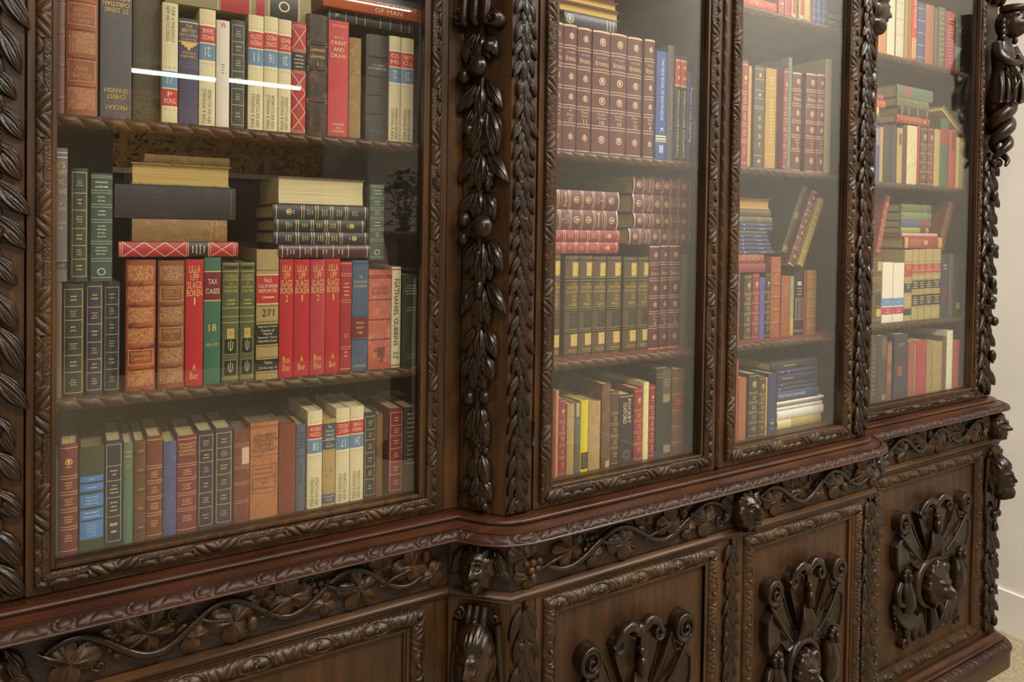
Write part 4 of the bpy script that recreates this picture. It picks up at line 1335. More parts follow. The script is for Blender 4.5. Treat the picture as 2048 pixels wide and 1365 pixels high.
def lying(zb, Y, place, group, items, depth=.19):
    """stack from the bottom up: xl, xr, ytop, ybottom at the left end, description, style, options"""
    z = zb+.0004
    for it in items:
        xl, xr, yt, yb, desc, st = it[:6]
        op = it[6] if len(it) > 6 else {}
        y = Y+op.get('dy', 0)
        ym = (yt+yb)/2
        X0, X1 = at(xl, ym, y)[0], at(xr, ym, y)[0]
        X0, X1 = bay((X0+X1)/2, X0, X1)
        w = at(xl, yt, y)[2]-at(xl, yb, y)[2]
        w = op.get('w', w)
        d = min(op.get('d', depth), Y_BACK-.004-y)
        tr = op.get('top', 'r') == 'r'
        put_book((X0 if tr else X1, y, z+w/2), w-.0006, X1-X0, d, st, desc, place, group, (0, math.pi/2 if tr else -math.pi/2, 0), op.get('fore', False))
        z += w
    return z
def cas(b):
    G = 'b7a95c'
    e = []
    for z in (.06, .24): 
        e += [R(-.75, .75, z, z+.125, '1e2119'), T('U', -.3, .3, z+.03, z+.10, 'a89f72'), R(-.05, .05, z+.02, z+.115, 'a89f72')]+frame(.8, z-.005, z+.13, '8f8a58', .05, .004)
    e += [R(-.42, .42, .385-.02, .45, 'b59a4c'), ring(0, .41, .2, '6b5a2a'), R(-.8, .8, .945, .965, '1e2119')]
    e += lines((.985, .925, .62, .55, .50, .03, .045), G, .005)
    e += [T("CASSELL'S", -.8, .8, .875, .90, G), T('DICTIONARY' if b == 2 else 'CYCLOPAEDIA', -.85, .85, .845, .868, G), T('OF', -.2, .2, .815, .83, G), T('ENGLISH', -.7, .7, .785, .805, G), T('LITERATURE', -.8, .8, .75, .772, G)]
    e += dash(.64, .70, 2, G, .55, b)
    return S(cloth('4f5230', .55, .12), e, bulge=.004)

def white(k):
    return S(cloth('d8d0bd', .6, .05), [R(-1, 1, .135, .255, 'a8323a'), R(-1, 1, .275, .405, '5f86b5')]+dash(.15, .24, 2, 'd8b0a8', .6, k)+dash(.32, .36, 1, 'b5c4d8', .3, k))
P1, P2, P3, P4 = 'nearest door', 'second door', 'third door', 'farthest door'
def gp(shelf, door): return 'books on the %s shelf behind the %s' % (shelf, door)
YS, YM = .076, -.034
# ---- nearest door, upper shelf
top1 = standing(.887, YS, 245, 'upper shelf, nearest door', gp('upper', P1), [
    (110, 130, -30, 'mauve leather book half hidden by the door stile', leather('6d4a44', 4)),
    (131, 196, -60, 'thick russet gilt volume standing upside down', dict(giltb('8a4a30', 'b98a5c', {1: ['VOLUME', 'XIV'], 3: ['LIBRARY OF', 'FAMOUS', 'LITERATURE']}, 4), el=flip(giltb('8a4a30', 'b98a5c', {1: ['VOLUME', 'XIV'], 3: ['LIBRARY OF', 'FAMOUS', 'LITERATURE']}, 4)['el'])), {'d': .21}),
    (200, 264, -70, 'thick slate dictionary with gold capitals upside down', S(cloth('4c4a4c', .5, .14), flip([T('SPANISH', -.75, .75, .80, .83, GOLD), T('CHRIST', -.6, .6, .84, .87, GOLD), T('MACKAY', -.7, .7, .91, .94, GOLD), T('ST. DENIS', -.75, .75, .28, .31, GOLD), T('CHRISTIAN', -.85, .85, .24, .27, GOLD), T('INDIVIDUAL', -.85, .85, .20, .23, GOLD), T('PPIAS', -.5, .5, .15, .18, GOLD)])), {'d': .22}),
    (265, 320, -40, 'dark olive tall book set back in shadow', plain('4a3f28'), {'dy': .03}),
    (323, 356, 6, 'cream volume lettered P PORG on red', funk('P', 'PORG', '17', False)),
    (357, 397, 38, 'navy encyclopedia volume with gold triangle', S('3d3b55', [R(-1, 1, .74, .965, '2c2f4d'), T('THE', -.35, .35, .915, .94, GOLD), T('BRITISH', -.75, .75, .87, .905, GOLD), T('ENCYCLOPEDIA', -.92, .92, .83, .86, GOLD), T('ILLUSTRATED', -.8, .8, .795, .815, GOLD), R(-1, 1, .775, .785, GOLD), R(-.75, .75, .75, .772, GOLD), R(-.45, .45, .73, .75, GOLD), R(-.15, .15, .705, .73, GOLD), T('VOLUME 8', -.7, .7, .665, .69, GOLD), T('PAP-REG', -.75, .75, .63, .655, GOLD)]+lines((.965,), GOLD, .012))),
    (398, 431, 19, 'cream volume numbered 21 upside down', funk('RHOD', 'SHAK', '21')),
    (432, 459, 41, 'white paperback with orange arrowhead', S(cloth('cfc6b8', .5, .04), [R(-.3, -.1, .93, .97, 'd0703c'), R(.1, .3, .93, .97, 'd0703c'), R(-.12, .12, .955, .975, 'd0703c')]+dash(.5, .6, 4, '4a443c', .25))),
    (461, 490, 41, 'charcoal green book with silver panels', rd('3b3d34', SILV, seed=1)),
    (496, 527, 31, 'cream volume numbered 11 upside down', funk('FREN', 'GOTH', '11')),
    (527.3, 556, 34, 'cream volume numbered 16 upside down', funk('LONG', 'MIDO', '16')),
    (556.6, 582.5, 40, 'cream volume numbered 20 upside down', funk('PORT', 'RHOD', '20')),
    (583, 612, 45, 'red volume with gold diamond lattice', diamond()),
    (613, 655, 30, 'dark mottled leather dictionary', S(cloth('2e231a', .4, .3, .2, 45, spots='6b4020'), [T('Lateinisch', -.7, .7, .695, .725, GOLD), T('Lateinisch', -.7, .7, .64, .67, GOLD), T('I', -.06, .06, .575, .605, GOLD)]+dbl((.76, .55, .285), GOLD, .01, .006), bulge=.006, bands=(.76, .55, .285))),
    (656, 697, 42, 'bright red book on painting and drawing', S(cloth('b3363c', .5, .05), [T('GETTINGS', -.7, .7, .945, .962, CREAM), T('HOW TO', -.5, .5, .845, .862, CREAM), T('PAINT', -.75, .75, .79, .825, CREAM), T('AND', -.55, .55, .735, .768, CREAM), T('DRAW', -.75, .75, .68, .715, CREAM), T('THAMES', -.6, .6, .10, .12, CREAM), T('AND', -.25, .25, .072, .09, CREAM), T('HUDSON', -.6, .6, .042, .062, CREAM)])),
    (697.5, 722, 76, 'worn tan cloth book', plain('8a6a3c', spots='a58550')),
    (731, 777, 71, 'slate ribbed leather book with torn foot', S(cloth('3a3634', .45, .18, .25), [T('A A GREEN', -.5, .5, .705, .72, SILV), T('MASTERPIECES', -.8, .8, .67, .69, SILV)]+lines((.82, .635, .45, .27, .09), '6b6258', .004), bulge=.006, bands=(.8, .62, .44, .26))),
    (777.5, 801, 73, 'cream volume second from the shelf end', funk('SH', 'SO', '22')),
    (801.5, 827, 77, 'cream volume at the shelf end', funk('TO', 'UR', '23')),
])
za = max(top1[4:12])
def tz(px, py, Y): return at(px, py, Y)[2]
lying(tz(470, 24, YS), YS+.01, 'over the cream set, nearest door', gp('upper', P1), [
    (330, 622, -52, -2, 'thick beige law volume lying across the cream set', S(cloth('8d7f5b', .6, .08), [R(-1, 1, .36, .55, 'a02b30'), R(-1, 1, .60, .66, 'a02b30'), R(-1, 1, .70, .90, '2a2825'), ring(0, .80, .4, CREAM)]+lines((.34, .56, .69, .91), 'c9b98a', .006), page='9a8c66'), {'w': .06}),
])
z_ = tz(740, 60, YS+.01)
z_ = lying(max(top1[13:19])+.001, YS+.03, 'upper shelf, nearest door', gp('upper', P1), [
    (655, 826, 30, 50, 'dark green book lying under the orange one', S('22261f', [T('k', -.5, .5, .08, .13, SILV)]+lines((.02, .2, .32, .42, .6, .72, .85, .95), SILV, .006), page='6f6549'), {'w': .026}),
])
lying(z_, YS+.012, 'upper shelf, nearest door', gp('upper', P1), [
    (646, 846, -20, 14, 'orange dust-jacketed book lying flat at the top', S(cloth('a8502f', .28, .06), [R(-1, -.3, 0, 1, '2c2f3a'), T('THE ASCENT', -.25, .18, .50, .95, 'e8c9a8', 3), T('OF MAN', .32, .78, .50, .78, 'e8c9a8', 3)]), {'w': .046}),
])
# ---- nearest door, middle shelf
low = standing(.345, YS, 770, 'middle shelf, nearest door', gp('middle', P1), [
    (108, 124, 565, 'grey-brown worn book at the door stile', plain('6b5a48')),
    (125, 168.5, 568, 'dark green gold-lined book under the dictionary', rd('262b22', GOLDB, seed=2)),
    (171, 206, 564.5, 'navy gold-lined book standing upside down', rd('26253a', GOLDB, True, seed=3)),
    (207, 240, 564, 'blackish navy gold-lined book', rd('201f26', 'a8965f', seed=4)),
    (251, 311.5, 520, 'thick orange leather volume with torn gilt panels', dict(giltb('8f4523', 'c59a63', {4: ['INTERNATIONAL', 'LIBRARY']}, 5), mat=cloth('8f4523', .5, .3, .35, 40, spots='5a1f18')), {'d': .21}),
    (315, 369, 521, 'thick brown leather volume lettered VOLUME I', giltb('7d4a2a', 'b8946a', {1: ['INTERNATIONAL', 'LIBRARY OF', 'FAMOUS', 'LITERATURE'], 3: ['VOLUME', 'I']}, 5), {'d': .21}),
    (370, 406.5, 519, 'red volume 1 beside the green tax book', lilla('1', 'A', 'Bor')),
    (407, 441.5, 515, 'green law book with maroon label TAX CASES', S(cloth('38604c', .55, .08), [R(-1, 1, .665, .885, '6d1c28'), R(-1, 1, .885, .893, GOLDB), R(-1, 1, .657, .665, GOLDB), T('TAX', -.55, .55, .79, .83, CREAM), T('CASES', -.8, .85, .715, .755, CREAM), T('18', -.45, .45, .42, .475, GOLDB), T('1933-1977', -.75, .75, .30, .325, GOLDB)])),
    (443.5, 478, 524.6, 'olive gilt book with flower panels beside the tax book', cas(1)),
    (479, 509, 524.5, 'olive gilt book with flower panels beside the law reporter', cas(2)),
    (512, 557, 499, 'tan law reporter numbered 271', cali(0, 0, 0, 0)),
    (558, 586.5, 518.7, 'red volume 2 beside the law reporter', lilla('2', 'Bos', 'Eio')),
    (587, 619, 519, 'red volume 1 between two volumes 2', lilla('1', 'A', 'Bor')),
    (619.6, 650, 519, 'faded red volume 2 between two volumes 1', dict(lilla('2', 'Bos', 'Eio'), mat=cloth('a8313a', .5, .08))),
    (650.5, 679.5, 518, 'red volume 1 beside the thin crimson book', lilla('1', 'A', 'Bor')),
    (680, 703, 523, 'thin crimson book with gold rules', S(cloth('96272c', .5, .1), dbl((.88, .64, .22), GOLDB, .01, .004)+dash(.68, .82, 4, GOLDB, .6)+[ring(0, .33, .35, GOLDB)]+dash(.13, .2, 2, GOLDB, .4)+lines((.98, .03), GOLDB))),
    (703.5, 735.5, 521, 'slate blue law reports with maroon band', S(cloth('46566c', .55, .06), [R(-1, 1, .30, .485, '6e2428'), T('THE', -.22, .22, .84, .865, SILV), T('ALL ENGLAND', -.85, .85, .795, .82, SILV), T('LAW REPORTS', -.85, .85, .755, .78, SILV), T('ANNUAL', -.5, .5, .425, .45, GOLDB), T('REVIEW', -.5, .5, .38, .405, GOLDB), T('1982', -.35, .35, .335, .36, GOLDB), T('BUTTERWORTHS', -.8, .8, .035, .055, SILV)]+lines((.97, .5, .285), '2a3546', .006))),
    (736, 782, 540, 'faded salmon book with dark rules', S(cloth('b0563f', .7, .2, .3, 40, spots='c27a58'), lines((.94, .92, .70, .50, .30), '6a2a22', .012)+[T('LOVE AND', -.7, .75, .80, .835, '7a3a2e'), T('ROMANCE', -.75, .8, .75, .785, '7a3a2e'), R(-.2, .45, .12, .22, '6b3026'), R(-.5, .0, .18, .2, '6b3026'), R(.1, .3, .07, .14, '6b3026')], page='a08a5c')),
    (782.5, 801, 534, 'thin cream book lettered in black down its spine', S(cloth('d4caa0', .6, .05), [T('NATHANIEL GUBBINS', -.55, .35, .22, .88, '2b2620', 1), R(.45, .6, .72, .88, 'b2383a'), T('Hurst &', -.6, .6, .13, .165, '2b2620'), T('Briggs', -.6, .6, .09, .12, '2b2620'), R(-1, 1, .02, .03, 'b2383a'), R(-1, 1, .97, .98, 'b2383a')])),
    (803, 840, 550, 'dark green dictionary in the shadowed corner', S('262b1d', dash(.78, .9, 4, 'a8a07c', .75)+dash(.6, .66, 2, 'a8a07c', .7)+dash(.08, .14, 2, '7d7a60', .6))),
])

LOWZ = low
def topz(ids, row): return max(row[i] for i in ids)+.001
# standing on the row below, at the door stile
ub = standing(0, YS, 560, 'standing on other books, nearest door', gp('middle', P1), [
    (100, 135, 296, 'grey dictionary with gold capitals cut off by the stile', S(cloth('6e6262', .6, .06), [T("E'S", -.3, .75, .855, .895, GOLDB), T('NARY', -.3, .95, .80, .84, GOLDB), T('IC', -.0, .6, .73, .765, GOLDB), T('ANS', -.0, .95, .655, .695, GOLDB), T('BY', .1, .5, .575, .595, GOLDB), T('ALES', -.1, .75, .535, .56, GOLDB), T('NTARY', -.1, .95, .43, .45, GOLDB), T('ME', 0, .5, .39, .41, GOLDB), R(-1, 1, .155, .16, GOLD), R(-1, 1, .095, .15, '3b3a48'), T('& CO', .0, .7, .11, .135, GOLDB)]+lines((.93, .965), 'd8d2c4', .006), page='c9bd98'), {'z': topz((0, 1), low)}),
    (141, 176, 336.6, 'dark green book with gold frame standing upside down', rd('23302a', GOLDB, True, seed=6), {'z': topz((1, 2), low)}),
    (181, 225, 347, 'green condensed book with white rules', S(cloth('31453a', .5, .08), dbl((.83, .70, .56, .36, .20), 'b9bfa8', .012, .004)+lines((.96, .975, .035), 'b9bfa8', .004)+dash(.855, .94, 2, 'b9bfa8', .8)+dash(.73, .80, 2, 'b9bfa8', .5)+dash(.6, .67, 2, 'b9bfa8', .5)+dash(.4, .53, 4, 'b9bfa8', .5)+dash(.24, .33, 3, 'b9bfa8', .65)+[ring(0, .09, .4, 'b9bfa8')]), {'z': topz((2, 3), low)}),
], depth=.17)
# near stack on top of the row
lying(topz((4, 5, 6, 7, 8), low), YS, 'stack on the red volumes, nearest door', gp('middle', P1), [
    (237, 476, 484, 515, 'red volume with gold lattice lying at the foot of the near stack', diamond()),
    (264, 454, 436, 483, 'worn light brown cloth book in the near stack', S(cloth('7d5c34', .6, .2, .2, 50, spots='926f45'), [T('THE', -.45, .45, .93, .95, GOLD), T('METHODIST', -.85, .85, .87, .90, GOLD), T('HYMNAL', -.8, .8, .81, .84, GOLD)])),
    (229, 471, 366, 435, 'thick black battered ledger in the near stack', S(cloth('25201d', .6, .2, .2, 40, spots='332c27'), [R(-.9, .7, .955, .96, '6a625a')]), {'d': .23}),
    (262, 461, 321, 366, 'book with marbled boards turned pages outwards', S(marble('4a5a3a', '8a7a48', '3c2c1e', 120), (), page='b39755'), {'fore': True, 'd': .2}),
    (289, 459, 303, 321, 'brown and gold cloth book on top of the near stack', S(cloth('5e4a26', .8, .35, .5, 220), ()), {'d': .2}),
])
# far stack
low2 = topz((11, 12, 13, 14, 15), low)
lying(low2, YS, 'far stack, nearest door', gp('middle', P1), [
    (557, 739, 487, 515, 'maroon book with silver rules at the foot of the far stack', S(cloth('46211f', .35, .08), lines((.035, .25, .42, .6, .78, .965), 'b9b3a0', .007)+dash(.3, .38, 2, SILV, .5)+dash(.65, .74, 3, SILV, .5)+dash(.83, .93, 3, SILV, .6)+dash(.48, .55, 2, SILV, .4), bulge=.006), {'top': 'l'}),
    (546, 736, 458, 484, 'navy gold-ruled book low in the far stack', rdb('26242f', GOLDB, seed=1), {}),
    (548, 730, 429, 455, 'dark green gold-ruled book inside the far stack', rdb('252b20', GOLDB, seed=2), {}),
    (545, 736, 396, 425, 'slate gold-ruled book high in the far stack', rdb('2d2c36', GOLDB, True, seed=3), {}),
    (556, 730, 337, 394, 'thick book with torn cream pages crowning the far stack', S(cloth('4a3320', .6), (), page='cfc093'), {'fore': True, 'd': .2}),
])
standing(0, YS, 538, 'standing on the salmon book, nearest door', gp('middle', P1), [
    (739.5, 768, 369, 'pale green condensed book standing tall on the salmon book', S(cloth('3f4f42', .5, .08), dbl((.82, .68, .55, .40, .26), 'b9bfa8', .012, .004)+lines((.96, .98, .035), 'b9bfa8', .004)+dash(.855, .94, 2, 'b9bfa8', .8)+dash(.72, .79, 2, 'b9bfa8', .5)+dash(.59, .66, 3, 'b9bfa8', .5)+dash(.43, .52, 2, 'b9bfa8', .6)+dash(.3, .37, 2, 'b9bfa8', .4)+[ring(0, .1, .4, 'b9bfa8')]), {'z': topz((16, 17), low)}),
], depth=.17)
# ---- nearest door, bottom
bot = standing(.05, .05, 1040, 'bottom row, nearest door', gp('bottom', P1), [
    (104, 117, 920, 'thin dark green book at the door stile', plain('2f3a2a')),
    (119, 156, 888, 'maroon gold-banded book with a crest', rdb('651f28', GOLDB, seed=3)),
    (158, 209, 894, 'green book with bright blue title strips', S(cloth('2f3823', .6, .1), [R(-.93, .93, a, b, '3f74ad') for a, b in ((.11, .285), (.30, .395), (.42, .545), (.575, .645), (.665, .72))]+dash(.13, .27, 6, '9fb4c4', .6)+dash(.31, .385, 2, '9fb4c4', .7)+dash(.44, .53, 3, '9fb4c4', .6)+dash(.59, .63, 1, '9fb4c4', .7)+dash(.675, .71, 1, '9fb4c4', .3), page='7d6a48')),
    (209.5, 245, 881, 'navy silver-ruled book lettered upside down', S(cloth('23212c', .5, .1), flip(frame(.86, .035, .955, SILV)+lines((.24, .38, .54, .72), SILV, .005, .86)+dash(.76, .9, 2, SILV, .5)+dash(.57, .68, 3, SILV, .5)+dash(.41, .51, 3, SILV, .5)+dash(.27, .34, 2, SILV, .5)))),
    (246, 266, 885, 'thin sea-green book', S(cloth('4f6a52', .6, .1), dash(.84, .93, 2, GOLD, .7)+dash(.74, .79, 2, GOLD, .6))),
    (267, 292, 881, 'plain brown ribbed book', leather('5a3a22', 5, '3a2414')),
    (292.5, 325, 872, 'reddish brown gold-banded book', rdb('6b3021', GOLDB, seed=5, emblem=False)),
    (326, 353, 883, 'dusty blue cloth book', plain('454a72', spots='525a80')),
    (353.5, 394, 871, "maroon condensed volume lettered in capitals", rdb('6f2430', GOLDB, seed=6, title=[("READER'S", .915), ('DIGEST', .88), ('CONDENSED', .845), ('BOOKS', .81)], emblem=False)),
    (395, 428, 861, 'navy gold-framed book beside the maroon condensed volume', rd('25223a', GOLDB, seed=7)),
    (429.6, 465, 856, 'slate gold-framed book', rd('33303c', GOLDB, seed=8)),
    (467, 499, 858.6, 'torn russet book with ragged label', S(cloth('6a2f1e', .6, .25, .2, 40, spots='7d4a2a'), [R(.0, .95, .62, .80, 'c2a58a')]+dbl((.83, .59, .42, .22), 'b99a78', .012, .004)+dash(.65, .78, 5, '6a3a2a', .0), page='6b5a48')),
    (499.5, 556, 845, 'thick orange-tan dictionary in black lettering', S(cloth('a5663a', .65, .12, .2, 40, spots='8d5630'), [T("CHAMBERS'S", -.75, .85, .845, .885, '4a2f1e'), T('TWENTIETH', -.82, .9, .795, .835, '4a2f1e'), T('CENTURY', -.7, .7, .745, .785, '4a2f1e'), T('DICTIONARY', -.85, .9, .695, .735, '4a2f1e')]+lines((.655, .965, .95), '6b4426', .005)+frame(.86, .26, .56, '5a3a22', .04, .005)+[T(s, -k, k, z, z+.028, '5a3a22') for s, k, z in (('Pronouncing', .65, .505), ('Explanatory', .7, .455), ('Etymological', .7, .405), ('with', .25, .36), ('Illustrations', .7, .305))], page='6e5f48')),
    (557, 591, 847, 'plain brick-red book with blind border', S(cloth('702c1c', .5, .1), frame(.86, .05, .95, '7f4a2f', .04, .004), page='6e5438')),
    (591.5, 610, 849.5, 'thin grey-blue book with black ornament', S(cloth('4b5468', .65, .1), dash(.72, .92, 6, '252a38', .8)+dash(.3, .55, 8, '252a38', .5)+lines((.64,), '252a38', .006))),
    (614, 644, 822, 'cream volume numbered 18 upside down', funk('OZON', 'NEVA', '18')),
    (644.5, 670.5, 839, 'tan spotted book with blue title panel', S(cloth('a58a58', .6, .1, .15, 40, spots='8f6f42'), [R(-1, 1, .655, .955, '2f4353'), T('The', -.3, .3, .90, .93, CREAM), T('Social', -.6, .65, .855, .885, CREAM), T('Ideal', -.55, .6, .81, .84, CREAM), T('Island', -.6, .65, .765, .795, CREAM), R(-1, 1, .757, .761, CREAM), T('H. L.', -.35, .35, .715, .735, CREAM), T('ALLEN', -.6, .7, .68, .703, CREAM), R(-1, 1, .03, .135, '4b5768'), T('THE BOOK', -.8, .8, .095, .115, CREAM), T('CLUB', -.45, .45, .055, .08, CREAM)])),
    (671, 699, 816.6, 'cream volume numbered 17 upside down', funk('NEUT', 'MOOD', '17')),
    (699.5, 726.7, 813, 'cream volume numbered 24 upside down', funk('WASH', 'YORK', '24')),
    (727.2, 751, 824.5, 'navy gold-framed book beside the cream volumes', rd('1f2430', GOLDB, seed=9)),
    (751.6, 764.6, 828, 'narrow ochre-brown book', plain('6e4a22')),
    (777, 805, 816.6, 'crimson gold-framed book near the dark corner', rd('6d1d2b', GOLDB, seed=10)),
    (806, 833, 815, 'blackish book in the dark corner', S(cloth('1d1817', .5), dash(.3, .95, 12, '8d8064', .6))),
], depth=.17)
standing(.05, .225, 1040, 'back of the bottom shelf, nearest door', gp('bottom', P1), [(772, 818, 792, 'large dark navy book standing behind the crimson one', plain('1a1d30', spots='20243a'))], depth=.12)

# ================ second door
g = standing(.887, YM, 285, 'upper shelf, second door', gp('upper', P2), [
    (1098, 1125.7, 44.5, 'maroon encyclopedia volume cut off by the door stile', eb('Daisy', 'Educ', '2')),
    (1126, 1153, 50, 'maroon encyclopedia volume 17', eb('P', 'Plant', '17')),
    (1154, 1182, 57, 'maroon encyclopedia volume 11', eb('Metre', 'Myleo', '11')),
    (1184, 1219, 63, 'thick maroon encyclopedia volume 18', eb('Hudson', 'Pakistan', '18')),
    (1220, 1252.6, 69, 'maroon encyclopedia volume 19', eb('Cosmo', 'Molloy', '19')),
    (1253.4, 1283, 76, 'maroon encyclopedia volume 23', eb('Nor', 'Type', '23')),
    (1287.5, 1308.5, 80, 'maroon encyclopedia volume 4 beside the blue annual', eb('Mo', 'Re', '4')),
    (1312, 1334, 103, 'blue knowledge annual lettered down the spine', S(cloth('34508a', .45, .05), [T('THE NEW BOOK OF KNOWLEDGE', -.25, .25, .36, .93, 'c9cfd8', 1), T('K', -.35, .35, .25, .29, 'c9cfd8', 1), R(-1, 1, .205, .22, 'd8d08a'), R(-1, 1, .18, .195, 'cfd4d8'), R(-1, 1, .16, .172, 'c9b860'), R(-.4, .35, .06, .13, '9fb0cc')])),
    (1334.5, 1348, 91, 'grey-violet slim book with gold lettering', S(cloth('544e56', .6, .1), dash(.1, .9, 1, GOLD, .1)+[T('As the Climate of the Wild', -.3, .3, .12, .86, '9a8658', 3)])),
    (1349.6, 1361, 110, 'black encyclopedia with orange label beside the violet book', S('26231f', [R(-1, 1, .72, .94, 'b84428'), R(-1, 1, .94, .96, 'b9a988'), R(-1, 1, .70, .72, 'b9a988'), T("COMPTON'S ENCYCLOPEDIA", -.35, .45, .03, .67, CREAM, 3), R(-.3, .4, .87, .9, CREAM), R(-.3, .4, .77, .8, CREAM)])),
    (1361.4, 1373, 112.5, 'black encyclopedia with orange label beside the purple manual', S('26231f', [R(-1, 1, .72, .94, 'b84428'), R(-1, 1, .94, .96, 'b9a988'), R(-1, 1, .70, .72, 'b9a988'), T("COMPTON'S ENCYCLOPEDIA", -.35, .45, .03, .67, CREAM, 3), R(-.3, .4, .87, .9, CREAM), R(-.3, .4, .77, .8, CREAM)])),
    (1373.4, 1386, 145, 'purple clock repair manual with white lettering', S(cloth('463f78', .4, .05), [T('Practical Clock Repairing', -.45, .5, .08, .97, 'e0dcd4', 1)])),
    (1387, 1396, 120, 'dark brown tall book at the shelf end', plain('33271d')),
], depth=.23)
gz = lying(topz((0, 1, 2), g), YM+.01, 'top of the maroon set, second door', gp('upper', P2), [
    (1128, 1233, 22, 50, 'navy book with a gold seal on the maroon set', S(cloth('333a4c', .4, .06), [ring(0, .1, .7, SILV), ring(0, .1, .4, SILV), R(-.3, .3, .08, .12, SILV), R(-.8, .9, .80, .815, SILV), R(-.8, .9, .86, .875, SILV), R(-.8, .9, .92, .935, SILV)], page='8a7a55'), {}),
    (1118, 1239, 2, 22, 'book with pages outwards on the navy book', S(cloth('5a2a24', .5), (), page='c9a95c'), {'fore': True, 'w': .026}),
    (1120, 1236, -16, 0, 'second pages-out book in the pile above the maroon set', S(cloth('5a1f28', .5), (), page='c4a558'), {'fore': True, 'w': .024}),
    (1114, 1228, -30, -18, 'dark red book topping the pile above the maroon set', plain('6b2a30'), {'w': .022}),
])
i_ = standing(.3463, YM+.028, 725, 'middle shelf, second door', gp('middle', P2), [
    (1092, 1119.6, 509, 'brown gilt encyclopedia cut off by the stile', nat('VI', 'IMP')),
    (1128.5, 1156, 512, 'brown gilt encyclopedia volume IX', nat('IX', 'LUBB')),
    (1157, 1183.6, 512, 'brown gilt encyclopedia volume X', nat('X', 'MIR-RE')),
    (1184, 1210.6, 513, 'brown gilt encyclopedia volume V', nat('V', 'GLE-IN')),
    (1212.5, 1241, 513, 'brown gilt encyclopedia volume VIII', nat('VIII', 'IRE-LU')),
    (1246, 1273, 514, 'brown gilt encyclopedia volume VII', nat('VII', 'MAGNE')),
    (1274, 1296, 514, 'brown gilt encyclopedia volume XI', nat('XI', 'SCHO')),
    (1297, 1318, 492, 'shadowed maroon encyclopedia volume 8', eb('Ion', 'Re', '8')),
    (1319, 1335.5, 491, 'shadowed maroon encyclopedia volume 20', eb('Light', 'Metro', '20')),
    (1336, 1359, 491, 'shadowed maroon encyclopedia beside the green book', eb('Lo', 'Pr', '10')),
    (1361, 1381, 509, 'grey-green book at the end of the brown set', plain('5a5538')),
], depth=.22)
jz = topz((0, 1, 2, 3), i_)
lying(jz, YM+.03, 'near stack, second door', gp('middle', P2), [
    (1090, 1236, 483, 507, 'red gold-ruled book at the foot of the maroon stack', rdb('8c2c34', GOLDB, seed=2), {'top': 'r'}),
    (1090, 1239, 456, 481, 'red gold-ruled book second up the maroon stack', rdb('862a32', GOLDB, seed=4), {'top': 'r'}),
    (1084, 1233, 412, 454, 'maroon encyclopedia lying third up the near stack', eb('Decorative', 'Edison', '5'), {'d': .23}),
    (1087, 1236, 370, 410, 'maroon encyclopedia topping the near stack', eb('Molly', 'Ninth', '6'), {'top': 'l', 'd': .23}),
])
lying(topz((5, 6, 7, 8, 9), i_), YM+.03, 'far stack, second door', gp('middle', P2), [
    (1256, 1384, 455, 488, 'maroon encyclopedia at the foot of the far stack', eb('Geo', 'Ha', '22'), {'top': 'l', 'd': .23}),
    (1266, 1380, 421, 452, 'maroon encyclopedia second up the far stack', eb('A', 'Bi', '1'), {'top': 'l', 'd': .23}),
    (1264, 1384, 381, 419, 'maroon encyclopedia third up the far stack', eb('Fra', 'Ge', '9'), {'top': 'l', 'd': .23}),
    (1265, 1381, 341, 379, 'maroon encyclopedia topping the far stack', eb('Bo', 'Ce', '3'), {'top': 'l', 'd': .23}),
])
OX = [T('POCKET', .1, .55, .58, .93, CREAM, 1), T('OXFORD', -.55, -.05, .58, .88, CREAM, 1), ring(0, .13, .55, '6d665a'), ring(0, .13, .3, '6d665a')]+lines((.97,), SILV, .01)
